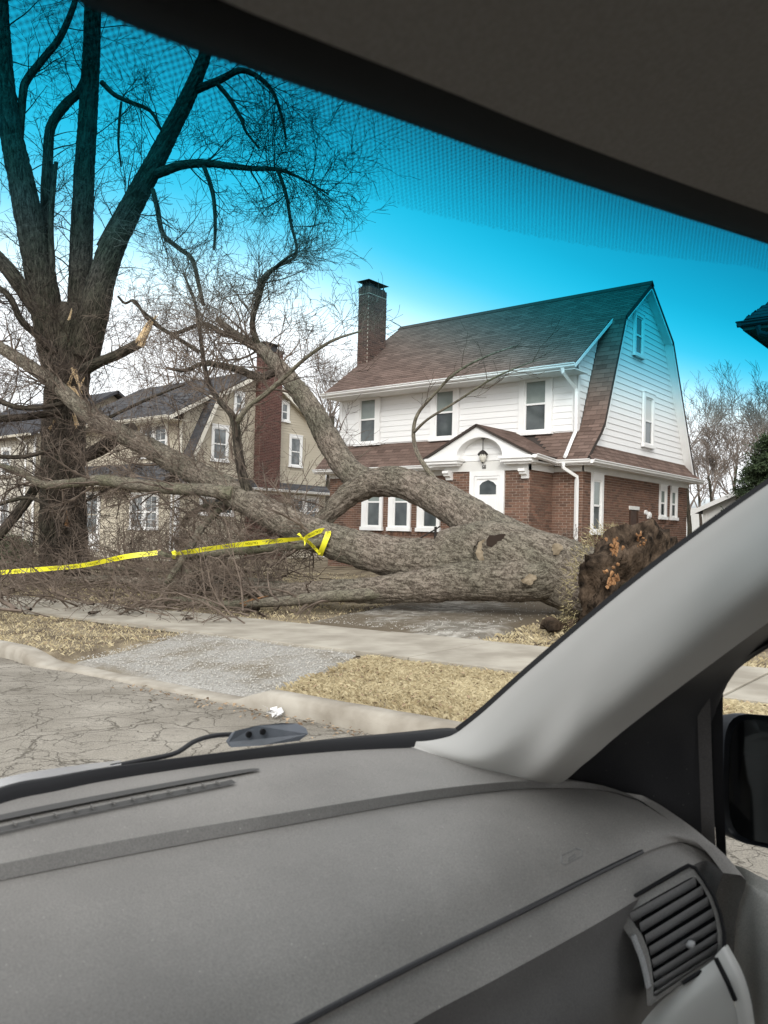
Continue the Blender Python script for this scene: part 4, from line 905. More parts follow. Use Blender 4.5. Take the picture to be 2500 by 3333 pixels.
def sprout(mb, P, Rr, per_m, L, lvl, R, bias=(0, 0, 0.4), grav=0.0, t0=0.0, t1=1.0, rmax=0.03, kids=(4, 7), minr=0.0035, wig=0.28):
    seg = np.linalg.norm(np.diff(P, axis=0), axis=1); tot = seg.sum() * (t1 - t0); cnt = int(tot * per_m + R.random())
    cum = np.concatenate([[0], np.cumsum(seg)]) / seg.sum()
    for k in range(cnt):
        t = R.uniform(t0, t1); i = min(int(np.searchsorted(cum, t)), len(P) - 1); i = max(i, 1)
        ax = P[i] - P[i - 1]; ax /= np.linalg.norm(ax) + 1e-9
        side = np.array([R.gauss(0, 1), R.gauss(0, 1), R.gauss(0, 1)]); side -= ax * np.dot(side, ax); side /= np.linalg.norm(side) + 1e-9
        d = side + ax * R.uniform(0.1, 0.9) + np.asarray(bias) * R.uniform(0.5, 1.5)
        l = L * R.uniform(0.45, 1.3); tw(mb, P[i] + side * Rr[i] * 0.7, d, l, min(rmax, max(Rr[i] * 0.35, 0.008)) * R.uniform(0.6, 1.0), lvl, R, grav, wig, kids, minr)

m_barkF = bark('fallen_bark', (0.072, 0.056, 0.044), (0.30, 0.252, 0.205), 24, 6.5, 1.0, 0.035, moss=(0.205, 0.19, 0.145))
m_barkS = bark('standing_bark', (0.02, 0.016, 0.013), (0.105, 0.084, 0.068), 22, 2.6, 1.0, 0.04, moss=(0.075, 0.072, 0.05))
m_barkL = bark('limb_bark', (0.075, 0.063, 0.05), (0.25, 0.22, 0.175), 30, 8, 0.8, 0.015, moss=(0.18, 0.18, 0.115))
m_twig = mat('fallen_twig', (0.075, 0.057, 0.045), (0.19, 0.15, 0.12), scale=4, rough=0.9, spec=0.15)
m_twigS = mat('standing_twig', (0.04, 0.031, 0.026), (0.10, 0.078, 0.063), scale=4, rough=0.9, spec=0.15)
m_wood = mat('torn_wood', (0.50, 0.33, 0.17), (0.78, 0.62, 0.40), scale=14, rough=0.8, stretch=(6, 6, 1))
m_heart = mat('orange_heartwood', (0.12, 0.055, 0.022), (0.40, 0.215, 0.10), scale=10, rough=0.85, bump=.8, bscale=40, bdist=.03)

# ---------------- fallen tree: px on the picture, y of the plane it lies in, radius
def LY(L): return [(*at_y(a, b, y), r) for a, b, y, r in L]
fT = thing('fallen_tree', at_y(1290, 1330, -8.6), 'huge uprooted maple lying across the lawns with forked trunk and tangled crown', 'tree')
RF = random.Random(11)
trunkP = limb(fT, LY([(1330, 1275, -8.45, .50), (1270, 1258, -8.5, .49), (1200, 1232, -8.6, .47), (1130, 1208, -8.7, .455), (1060, 1190, -8.75, .43), (1000, 1190, -8.8, .38), (960, 1195, -8.85, .34)]), m_barkF, 'trunk', wob=0.09)
A = limb(fT, LY([(1150, 1198, -8.55, .36), (1075, 1160, -8.4, .34), (1000, 1108, -8.2, .30), (930, 1066, -8.0, .285), (860, 1042, -7.8, .265), (790, 1040, -7.6, .255), (750, 1012, -7.45, .24), (712, 955, -7.3, .24), (676, 888, -7.2, .21), (635, 832, -7.1, .19), (598, 788, -7.0, .16), (560, 752, -6.9, .125), (512, 725, -6.8, .09), (470, 690, -6.7, .06)]), m_barkF, wob=0.10)
A2 = limb(fT, LY([(800, 1045, -7.7, .24), (755, 1068, -7.8, .215), (722, 1098, -7.95, .18), (696, 1125, -8.1, .15), (672, 1150, -8.3, .12)]), m_barkF)
B = limb(fT, LY([(1060, 1205, -8.8, .36), (960, 1214, -8.9, .345), (880, 1208, -8.95, .325), (800, 1192, -9.0, .30), (700, 1163, -9.05, .275), (620, 1128, -9.0, .26), (540, 1086, -8.95, .245), (470, 1046, -8.9, .235), (400, 1010, -8.9, .225), (320, 966, -8.9, .21), (240, 926, -8.95, .195), (180, 886, -9.0, .18), (120, 832, -9.1, .165), (60, 788, -9.2, .15), (0, 750, -9.3, .14), (-70, 706, -9.4, .12)]), m_barkF)
Cc = limb(fT, LY([(1250, 1240, -8.6, .25), (1180, 1246, -8.8, .32), (1090, 1250, -8.98, .315), (1000, 1254, -9.1, .28), (900, 1266, -9.22, .235), (800, 1275, -9.32, .195), (700, 1276, -9.35, .16), (600, 1278, -9.3, .14), (500, 1268, -9.2, .115), (400, 1262, -9.1, .10), (300, 1256, -9.0, .085), (200, 1250, -9.0, .07), (90, 1262, -9.1, .05)]), m_barkF)
C2 = limb(fT, LY([(890, 1268, -9.25, .07), (820, 1280, -9.42, .09), (700, 1289, -9.68, .09), (620, 1298, -9.85, .085), (540, 1303, -10.0, .075), (470, 1306, -10.1, .065), (400, 1296, -10.2, .06), (340, 1300, -10.3, .055), (260, 1318, -10.5, .045), (170, 1332, -10.7, .035)]), m_barkL)
C3 = limb(fT, LY([(700, 1282, -9.3, .07), (600, 1262, -9.1, .065), (500, 1250, -8.9, .06), (400, 1235, -8.8, .055), (280, 1230, -8.7, .045), (150, 1225, -8.7, .035), (0, 1215, -8.7, .03)]), m_barkL)
Dl = limb(fT, LY([(505, 1066, -9.1, .13), (440, 1058, -9.3, .12), (380, 1056, -9.4, .115), (320, 1050, -9.5, .12), (262, 1042, -9.55, .125), (215, 1037, -9.6, .115), (150, 1044, -9.7, .10), (90, 1046, -9.8, .09), (45, 1020, -9.85, .075), (2, 1006, -9.9, .065)]), m_barkL)
El = limb(fT, LY([(548, 1092, -8.95, .12), (535, 1060, -9.0, .10), (522, 1020, -9.05, .085), (514, 970, -9.1, .085), (510, 925, -9.1, .08), (500, 895, -9.1, .065), (474, 866, -9.1, .055), (452, 830, -9.1, .05), (440, 780, -9.1, .045), (432, 720, -9.05, .04), (420, 650, -9.0, .03), (396, 590, -8.95, .02)]), m_barkS)
E2 = limb(fT, LY([(510, 915, -9.1, .06), (535, 880, -9.0, .05), (575, 850, -8.9, .045), (620, 810, -8.8, .04), (665, 770, -8.7, .032), (720, 735, -8.6, .025), (780, 715, -8.5, .015)]), m_barkL)
Fl = limb(fT, LY([(720, 1180, -8.9, .12), (650, 1150, -8.6, .11), (590, 1120, -8.4, .10), (530, 1098, -8.2, .09), (470, 1092, -8.0, .085), (430, 1100, -7.9, .07), (400, 1120, -7.8, .06)]), m_barkL)
Gl = limb(fT, LY([(760, 1160, -9.1, .09), (640, 1178, -9.45, .08), (540, 1188, -9.65, .075), (440, 1198, -9.8, .072), (380, 1202, -9.9, .07), (345, 1195, -10.0, .062)]), m_barkL)
Hl = limb(fT, LY([(475, 1100, -8.8, .07), (440, 1135, -9.3, .07), (415, 1175, -9.7, .065), (390, 1215, -10.1, .06), (360, 1260, -10.4, .05)]), m_barkL)
Il = limb(fT, LY([(960, 1062, -8.0, .05), (920, 1010, -8.0, .042), (900, 975, -8.0, .038), (893, 935, -8.0, .034), (902, 895, -8.0, .03), (935, 855, -7.95, .026), (985, 805, -7.9, .021), (1050, 770, -7.8, .016), (1120, 745, -7.7, .01)]), m_barkL, wob=.04)
I2 = limb(fT, LY([(893, 935, -8.0, .026), (925, 905, -8.1, .022), (985, 868, -8.2, .019), (1060, 820, -8.3, .015), (1140, 785, -8.4, .010), (1180, 775, -8.4, .006)]), m_barkL, wob=.04)
J1 = limb(fT, LY([(600, 800, -7.0, .10), (560, 815, -7.4, .085), (520, 800, -7.8, .08), (480, 790, -8.0, .07), (440, 785, -8.2, .055), (400, 800, -8.3, .04), (360, 795, -8.3, .03)]), m_barkS)
J2 = limb(fT, LY([(560, 752, -6.9, .08), (545, 700, -7.0, .065), (560, 640, -7.0, .055), (575, 600, -7.1, .045), (610, 565, -7.2, .035), (640, 545, -7.2, .025)]), m_barkS)
J3 = limb(fT, LY([(512, 725, -6.8, .07), (480, 720, -7.2, .06), (440, 700, -7.4, .05), (370, 720, -7.6, .04), (330, 690, -7.8, .03), (285, 650, -7.9, .025)]), m_barkS)
crown = MB()
for (P, R), per, L, lv, bias, g in ((A, 1.4, 1.2, 2, (-.2, 0, .5), .02), (B, 2.6, 1.1, 2, (-.4, -.2, .5), .0), (Dl, 3.2, 1.0, 2, (-.4, -.1, .3), 0), (El, 6, 1.1, 2, (-.1, 0, .5), .03), (E2, 5, 1.1, 2, (.1, 0, .6), .03), (Fl, 4, .9, 2, (-.3, 0, .2), 0), (Hl, 3.5, .8, 2, (-.3, -.3, .2), 0), (J1, 6, 1.0, 2, (-.2, 0, .4), .02), (J2, 7, 1.0, 2, (.2, 0, .6), .03), (J3, 6, 1.0, 2, (-.2, 0, .5), .02), (C2, 3.5, 1.0, 2, (-.5, -.3, .25), -.02), (C3, 4.5, 1.2, 2, (-.5, -.2, .4), -.01), (Gl, 3.2, .8, 2, (-.3, -.2, .1), -.03)):
    t0 = 0.42 if R.max() > .25 else 0.12
    sprout(crown, P, R, per * 1.25, L, lv, RF, bias, g, t0=t0)
sprout(crown, Cc[0], Cc[1], 4.2, 1.3, 2, RF, (-.5, -.1, .45), -.02, t0=0.45)
sprout(crown, A2[0], A2[1], 4, .9, 2, RF, (-.3, 0, .2), 0, t0=0.3)
sprout(crown, Il[0], Il[1], 3.0, .6, 1, RF, (.5, 0, .5), .12, t0=0.3, rmax=.012, kids=(2, 4)); sprout(crown, I2[0], I2[1], 3.0, .6, 1, RF, (.5, 0, .5), .14, t0=0.2, rmax=.012, kids=(2, 4))
sprout(crown, J2[0], J2[1], 5, .8, 2, RF, (.3, 0, .6), .08, t0=0.2); sprout(crown, A[0], A[1], 3.2, 1.3, 2, RF, (0.1, 0, .7), .05, t0=0.66, t1=1)
for k in range(230):                                  # broken tops heaped on the ground to the left
    px, py = RF.uniform(-30, 700) ** 1.0, RF.uniform(1225, 1330)
    p = at_z(px, py, zs(-3) + RF.uniform(.12, .45)); p[2] = gz(p[0], p[1]) + RF.uniform(.02, .35)
    if p[0] > 0.5 or (p[1] < -11.6 and p[0] > -1.6): continue
    tw(crown, p, (RF.gauss(-.6, .7), RF.gauss(0, .6), RF.gauss(.25, .35)), RF.uniform(.7, 1.9), RF.uniform(.008, .024), 2 if k % 3 else 1, RF, -.03, .3, (3, 6))
for k in range(75):                                   # upright broken sprays against the beige house
    px, py = RF.uniform(0, 640), RF.uniform(1060, 1230); p = at_y(px, py, RF.uniform(-9.2, -6.5))
    tw(crown, p, (RF.gauss(-.2, .5), RF.gauss(0, .4), RF.uniform(.3, 1.2)), RF.uniform(.8, 1.8), RF.uniform(.008, .02), 2, RF, .03, .3, (3, 6))
sprout(crown, B[0], B[1], 3.4, .9, 2, RF, (-.2, -.2, .9), .05, t0=.3, rmax=.014, kids=(3, 5)); sprout(crown, Dl[0], Dl[1], 3.5, .8, 2, RF, (-.1, 0, .8), .05, rmax=.013, kids=(3, 5)); sprout(crown, El[0], El[1], 5, 1.2, 2, RF, (.1, 0, .6), .03, rmax=.014, t0=.3, kids=(3, 5))
for k in range(26):
    px, py = RF.uniform(-20, 620), RF.uniform(1235, 1325); p = at_z(px, py, zs(-3) + .3); p[2] = gz(p[0], p[1]) + RF.uniform(.03, .25)
    if p[0] > 0.3 or (p[1] < -11.6 and p[0] > -1.8): continue
    tw(crown, p, (RF.gauss(-1, .5), RF.gauss(0, .6), RF.gauss(.05, .15)), RF.uniform(.8, 2.2), RF.uniform(.02, .048), 1, RF, -.02, .14, (1, 3))
O('crown', crown, m_twig, parent=fT, kind='stuff')
# sawn and torn ends, knots
def disc(tree, c, n, r, m, name, rough=.12, th=.03):
    n = np.asarray(n, float); n /= np.linalg.norm(n); a = np.cross(n, [0.3, 0.2, 1]); a /= np.linalg.norm(a); b = np.cross(n, a); mb = MB(); N = 14; ring = []
    for k in range(N):
        t = k * 2 * math.pi / N; q = r * (1 + rnd.uniform(-rough, rough)); ring.append(np.asarray(c) + a * math.cos(t) * q + b * math.sin(t) * q)
    i = len(mb.v); mb.v += [tuple(p) for p in ring] + [tuple(p + n * th * rnd.uniform(.6, 1.2)) for p in ring] + [tuple(np.asarray(c) + n * th * 1.3)]
    for k in range(N): mb.f += [(i + k, i + (k + 1) % N, i + N + (k + 1) % N, i + N + k), (i + N + k, i + N + (k + 1) % N, i + 2 * N)]
    return O(name, mb, m, parent=tree)
toC = CAM - at_y(1055, 1190, -9); toC /= np.linalg.norm(toC)
m_knot = mat('weathered_cut_wood', (0.13, 0.10, 0.065), (0.29, 0.235, 0.165), scale=9, rough=.9, bump=.6, bscale=25, bdist=.02)
kp = at_y(1052, 1192, -9.12); limb(fT, [(*(kp - toC * .35), .24), (*(kp - toC * .1), .215), (*kp, .19)], m_barkF, 'knot', wob=.15, cap=False); disc(fT, kp, toC, .165, m_knot, 'cut_face')
for px, py, y, r in ((1142, 1252, -9.22, .085), (1202, 1187, -9.0, .07), (870, 1048, -8.12, .05)): disc(fT, at_y(px, py, y), toC, r, m_knot, 'bark_scar', .35, .02)
hollow = at_y(1076, 1176, -9.10); disc(fT, hollow, toC, .13, mat('shaded_hollow_rot', (0.03, 0.02, 0.015), rough=1), 'hollow', .4, .02)  # raised dark disc: rot and the cavity's shade in one colour
disc(fT, at_y(344, 1194, -10.02), at_y(320, 1194, -10.3) - at_y(344, 1194, -10), .058, m_wood, 'cut_face', .05, .006)
def splinter(tree, p, q, r, m=None, name='splinter', n=5, seed=0):
    R = random.Random(seed); p, q = np.asarray(p, float), np.asarray(q, float); mb = MB(); L = np.linalg.norm(q - p)
    for k in range(n):
        o = np.array([R.gauss(0, 1), R.gauss(0, 1), R.gauss(0, 1)]) * r * .5; e = q + np.array([R.gauss(0, 1), R.gauss(0, 1), R.gauss(0, 1)]) * r * .5
        e = p + (e - p) * R.uniform(.55, 1.05); mb.tube([p + o, p + o + (e - p - o) * .6, e], [r * R.uniform(.4, .7), r * R.uniform(.3, .5), .003], 4)
    return O(name, mb, m or m_wood, parent=tree)
splinter(fT, at_y(525, 1306, -10.05), at_y(575, 1291, -9.95), .05, m_heart, seed=2)
# root plate
rc = at_y(1352, 1258, -8.5); rc = np.array([rc[0] + .10, -8.45, 0.62])
mb = MB(); NU, NV = 64, 34; ring0 = len(mb.v)
for j in range(NV):
    f = j / (NV - 1) * math.pi
    for i in range(NU):
        t = i * 2 * math.pi / NU; cf, sf = math.cos(f), math.sin(f) ** .45; q = Vector((-math.copysign(abs(cf) ** .6, cf) * .30, sf * math.cos(t) * 1.36, sf * math.sin(t) * .96))
        n1 = (noise.fractal(q * 2.2 + Vector((3, 1, 7)), 1.0, 2.0, 5) * .30 + noise.fractal(q * 8, 1, 2, 4) * .12) * (.45 if q.x < -.1 else 1.0); n1 -= abs(noise.noise(q * 5)) * .12; sc = 1 + n1
        mb.v.append((rc[0] + q.x * (1 + n1 * 1.6), rc[1] + q.y * sc, rc[2] + q.z * sc))
for j in range(NV - 1):
    for i in range(NU): mb.f.append((j * NU + i, j * NU + (i + 1) % NU, (j + 1) * NU + (i + 1) % NU, (j + 1) * NU + i))
m_soil = mat('dark_root_soil', (0.016, 0.012, 0.009), (0.105, 0.075, 0.053), scale=6, rough=1.0, spec=.05, bump=1.0, bscale=18, bdist=.06, detail=10)
O('root_plate', mb, m_soil, parent=fT, smooth=True)
RR = random.Random(5)
for k in range(46):
    a = RR.uniform(0, 6.28); rr = RR.uniform(.2, .95); p = rc + np.array([.2, math.cos(a) * rr * 1.15, math.sin(a) * rr * .8]); mb = MB()
    d = np.array([RR.uniform(.3, 1.0), math.cos(a) * .8 + RR.gauss(0, .4), math.sin(a) * .8 + RR.gauss(0, .4)]); Pq = [p - d * .15]
    for s in range(6): d = d + np.array([RR.gauss(0, .5), RR.gauss(0, .5), RR.gauss(-.1, .5)]); d /= np.linalg.norm(d); Pq.append(Pq[-1] + d * RR.uniform(.06, .14))
    r0 = RR.choice((.012, .02, .03, .05)); mb.tube(Pq, np.linspace(r0, .005, 7), 6); O('root', mb, m_barkL if k % 3 else m_heart, parent=fT, smooth=True)
for px, py, y, r in ((1330, 1180, -8.95, .075), (1324, 1250, -9.1, .085), (1385, 1172, -8.7, .06)):
    rq = ray(px, py); p = CAM + rq * ((rc[0] + .30 - CAM[0]) / rq[0]); n1 = CAM - p; mb = MB(); R = random.Random(px)
    n1 /= np.linalg.norm(n1); a = np.cross(n1, Z); a /= np.linalg.norm(a); b = np.cross(n1, a)
    for k in range(16): 
        c = p + a * R.gauss(0, r * .6) + b * R.gauss(0, r * .8) + n1 * R.uniform(-.02, .03); e = c + (b * R.uniform(-1, 1) + a * R.uniform(-.4, .4) + n1 * R.uniform(-.2, .6)) * r; mb.tube([c, (c + e) / 2 + n1 * .01, e], [r * .28, r * .2, .006], 5)
    O('torn_root', mb, m_heart, parent=fT, kind='stuff')
turf = MB(); RR = random.Random(9)
for k in range(1300):                                   # grass still growing round the rim
    a = RR.uniform(-.4, 3.6); rr = RR.uniform(.85, 1.04); p = rc + np.array([RR.uniform(-.42, -.22), math.cos(a) * 1.30 * rr, math.sin(a) * .95 * rr]); d = np.array([RR.uniform(-1.2, .3), math.cos(a) * .9 + RR.gauss(0, .5), math.sin(a) * .9 + RR.gauss(-.1, .6)]) * RR.uniform(.02, .085)
    w_ = np.cross(d, [RR.gauss(0, 1), RR.gauss(0, 1), RR.gauss(0, 1)]); w_ = w_ / (np.linalg.norm(w_) + 1e-9) * .005
    turf.poly([p - w_, p + w_, p + d], RR.random())
O('rim_grass', turf, mat('rim_turf', (0.17, 0.14, 0.06), (0.48, 0.41, 0.24), scale=4, rough=.9, tone=True), parent=fT, kind='stuff')
mb = MB(); cp_ = at_z(1235, 1362, zs(4.5) + .25)
for k in range(14):
    c = cp_ + np.array([RR.gauss(.1, .28), RR.gauss(0, .14), RR.uniform(-.04, .1)]); r = RR.uniform(.06, .16); i = len(mb.v)
    for j in range(7):
        for q in range(10):
            f, t = j / 6 * math.pi, q / 10 * 6.283; v = Vector((math.sin(f) * math.cos(t), math.sin(f) * math.sin(t), math.cos(f) * .7)); s = r * (1 + .5 * noise.noise(v * 2.3 + Vector((k, 0, 0)))); mb.v.append(tuple(c + np.array(v) * s))
    for j in range(6):
        for q in range(10): mb.f.append((i + j * 10 + q, i + j * 10 + (q + 1) % 10, i + (j + 1) * 10 + (q + 1) % 10, i + (j + 1) * 10 + q))
O('soil_clods', mb, m_soil, label='dark clods of earth spilled below the root plate', cat='soil', kind='stuff')

# ---------------- standing tree
def LD(L, d0=20.0): return [(*at(a, b, d0 + dd), r) for a, b, dd, r in L]
sb_ = at(140, 1268, 20.0)
sT = thing('standing_tree', (sb_[0], sb_[1], gz(sb_[0], sb_[1])), 'tall many-stemmed bare tree standing at left with torn limbs', 'tree')
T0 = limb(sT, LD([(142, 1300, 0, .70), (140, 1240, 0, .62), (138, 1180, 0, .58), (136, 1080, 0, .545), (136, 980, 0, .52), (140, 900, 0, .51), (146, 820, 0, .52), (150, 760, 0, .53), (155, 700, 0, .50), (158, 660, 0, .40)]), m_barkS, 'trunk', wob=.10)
S1 = limb(sT, LD([(130, 800, 0, .42), (112, 720, -.2, .40), (96, 640, -.3, .37), (80, 560, -.4, .345), (62, 470, -.5, .32), (46, 390, -.5, .30), (25, 290, -.5, .26), (10, 180, -.5, .23), (2, 60, -.5, .20), (-5, -60, -.5, .18)]), m_barkS, 'stem')
S2 = limb(sT, LD([(168, 760, .1, .36), (172, 680, .2, .31), (174, 600, .3, .285), (177, 500, .4, .27), (182, 380, .5, .25), (190, 250, .5, .23), (197, 130, .5, .21), (200, 30, .5, .2), (204, -80, .5, .17)]), m_barkS, 'stem')
S3 = limb(sT, LD([(180, 770, -.1, .38), (200, 690, -.2, .36), (218, 610, -.2, .33), (244, 530, -.1, .30), (290, 435, 0, .27), (333, 354, 0, .235), (374, 272, 0, .205), (411, 198, 0, .18), (442, 122, 0, .15), (470, 40, 0, .12)]), m_barkS, 'stem')
S4 = limb(sT, LD([(105, 520, .3, .11), (98, 440, .3, .12), (103, 350, .4, .13), (110, 275, .4, .12), (140, 228, .5, .12), (172, 196, .5, .11), (192, 150, .5, .10)]), m_barkS, 'stem')
S5 = limb(sT, LD([(42, 300, -.3, .10), (50, 200, -.3, .10), (60, 170, -.3, .10), (95, 125, -.3, .09), (130, 80, -.3, .085), (160, 10, -.3, .07), (175, -60, -.3, .06)]), m_barkS, 'stem')
S6 = limb(sT, LD([(112, 640, -.4, .07), (112, 560, -.5, .075), (110, 480, -.5, .07), (118, 375, -.5, .06), (122, 350, -.5, .05)]), m_barkS, 'stem')
S7 = limb(sT, LD([(212, 530, .2, .05), (240, 480, .3, .06), (262, 445, .2, .06), (300, 380, .1, .05)]), m_barkS)
R1 = limb(sT, LD([(330, 378, 0, .13), (356, 369, -.1, .12), (395, 356, -.2, .11), (447, 353, -.3, .095), (499, 359, -.3, .08), (546, 364, -.3, .065), (598, 366, -.3, .05), (650, 385, -.3, .03), (710, 420, -.3, .018)]), m_barkS)
R2 = limb(sT, LD([(418, 195, 0, .12), (445, 185, 0, .10), (480, 170, 0, .09), (520, 152, 0, .075), (560, 168, 0, .06), (590, 200, 0, .05), (608, 250, 0, .04), (618, 300, 0, .03)]), m_barkS)
R3 = limb(sT, LD([(470, 182, 0, .06), (497, 215, 0, .055), (520, 255, 0, .045), (532, 285, 0, .035), (560, 320, 0, .025)]), m_barkS)
R4_ = limb(sT, LD([(440, 358, -.3, .06), (455, 400, -.4, .055), (463, 440, -.4, .05), (465, 500, -.4, .04), (462, 540, -.4, .025)]), m_barkS)
R5 = limb(sT, LD([(330, 410, -.3, .06), (340, 450, -.6, .065), (352, 505, -.7, .06), (385, 535, -.8, .06), (415, 560, -.8, .055), (428, 610, -.8, .05), (440, 660, -.8, .045)]), m_barkS)
R6 = limb(sT, LD([(600, 366, -.3, .05), (618, 420, -.3, .045), (628, 480, -.3, .04), (640, 548, -.3, .035), (600, 575, -.3, .05), (570, 598, -.3, .055), (552, 640, -.3, .06)]), m_barkS)
R7 = limb(sT, LD([(220, 178, .4, .07), (248, 205, .3, .06), (285, 222, .2, .055), (325, 240, .1, .045), (348, 280, 0, .035)]), m_barkS)
R8 = limb(sT, LD([(262, 220, .3, .03), (258, 260, .3, .035), (256, 310, .3, .03), (262, 360, .3, .02)]), m_barkS)
L1 = limb(sT, LD([(95, 690, -.4, .20), (60, 640, -.6, .19), (20, 585, -.8, .18), (-30, 530, -1, .16)]), m_barkS)
L2 = limb(sT, LD([(120, 760, -.5, .10), (75, 720, -.8, .09), (45, 690, -1, .08), (20, 640, -1.2, .07), (-20, 610, -1.3, .06)]), m_barkS)
L3 = limb(sT, LD([(180, 800, -.5, .15), (215, 782, -.7, .125), (250, 768, -.9, .12), (285, 750, -1.0, .12), (302, 742, -1.0, .115)]), m_barkS)
L4 = limb(sT, LD([(185, 985, -.5, .16), (225, 965, -.7, .17), (262, 935, -.9, .17), (290, 925, -1.0, .14)]), m_barkS)
L5 = limb(sT, LD([(130, 890, -.7, .10), (60, 900, -1.2, .09), (0, 905, -1.5, .09), (-40, 910, -1.6, .08)]), m_barkS)
L6 = limb(sT, LD([(255, 640, -.2, .03), (270, 655, -.2, .03), (292, 650, -.3, .035), (320, 690, -.3, .04), (370, 722, -.3, .05), (430, 760, -.3, .055)]), m_barkS)
X1 = limb(sT, LD([(100, 1000, -1.2, .10), (72, 1060, -1.6, .11), (40, 1105, -1.9, .12), (-10, 1165, -2.2, .11)]), m_barkS)
X2 = limb(sT, LD([(-30, 985, -2.2, .05), (60, 985, -2.0, .05), (140, 955, -1.8, .045), (230, 905, -1.8, .04), (320, 862, -1.8, .032), (400, 830, -1.8, .02)]), m_barkS)
X3 = limb(sT, LD([(-30, 850, -1.5, .07), (30, 878, -1.5, .065), (90, 880, -1.4, .06), (150, 868, -1.2, .05)]), m_barkS)
X4 = limb(sT, LD([(-20, 1095, -2.4, .045), (60, 1075, -2.4, .045), (130, 1100, -2.4, .04), (200, 1075, -2.3, .03), (260, 1040, -2.3, .02)]), m_barkS)
splinter(sT, at(300, 745, 18.95), at(332, 682, 18.9), .11, seed=4, n=8)
for a, b, c, d, r in ((160, 800, 175, 850, .07), (150, 830, 158, 800, .05), (165, 920, 158, 885, .055), (172, 840, 182, 815, .05), (108, 925, 122, 905, .04), (158, 835, 172, 862, .06), (150, 690, 155, 665, .03)):
    splinter(sT, at(a, b, 19.38), at(c, d, 19.3), r, seed=a)
splinter(sT, at(143, 1135, 19.40), at(145, 1112, 19.38), .05, m_heart, seed=3); splinter(sT, at(143, 1110, 19.40), at(142, 1100, 19.38), .05, m_heart, seed=5)
RS = random.Random(23); cS = MB()
for (P, R), per, L, lv, bias, g, t0 in ((S1, 2.0, 1.3, 2, (0, 0, .3), .02, .15), (S2, 2.2, 1.4, 2, (.1, 0, .2), .0, .15), (S3, 2.4, 1.4, 2, (.2, 0, .1), .0, .2), (S4, 3, 1.0, 2, (0, 0, .3), .0, .1), (S5, 3, 1.2, 2, (0, 0, .3), .0, 0), (S6, 2.5, .8, 2, (0, 0, .3), 0, .2), (R1, 7, 1.4, 2, (.3, 0, .0), -.03, .15), (R2, 6, 1.5, 2, (.4, 0, -.2), -.05, .2), (R3, 6, 1.2, 2, (.3, 0, -.2), -.04, .2), (R4_, 5, 1.0, 2, (.2, 0, -.2), -.03, .2), (R5, 5, 1.1, 2, (.2, 0, 0), 0, .2), (R6, 6, 1.1, 2, (.2, 0, 0), -.02, .1), (R7, 5, 1.0, 2, (.1, 0, -.2), -.04, .2), (R8, 4, .8, 2, (0, 0, -.2), -.03, .2), (S7, 4, .9, 2, (.1, 0, .2), 0, .2), (L1, 4, 1.3, 2, (-.2, 0, .2), 0, .1), (L2, 4, 1.2, 2, (-.2, 0, .2), 0, .1), (L3, 3, .8, 1, (.1, 0, .3), 0, .1), (L5, 4, 1.2, 2, (-.2, 0, .1), 0, .1), (L6, 4, .9, 2, (0, 0, .3), 0, .1), (X1, 5, 1.1, 2, (0, 0, .4), 0, 0), (X2, 6, 1.0, 2, (0, 0, .3), 0, 0), (X3, 6, 1.1, 2, (0, 0, .3), 0, 0), (X4, 6, 1.0, 2, (0, 0, .3), 0, 0), (T0, 7, 1.2, 2, (0, -.4, .3), .02, .1)):
    sprout(cS, P, R, per * 1.15, L * 1.1, lv, RS, bias, g, t0=t0, rmax=.02, minr=.004, kids=(3, 6), wig=.24)
P, R = R1
for k in range(26):                                      # fine end sprays curving off the long bough
    i = RS.randint(len(P) // 2, len(P) - 1); tw(cS, P[i], (RS.gauss(.6, .5), RS.gauss(0, .5), RS.gauss(.1, .7)), RS.uniform(.8, 1.8), .014, 2, RS, -.03, .25, (4, 7), .0045)
O('crown', cS, m_twigS, parent=sT, kind='stuff')

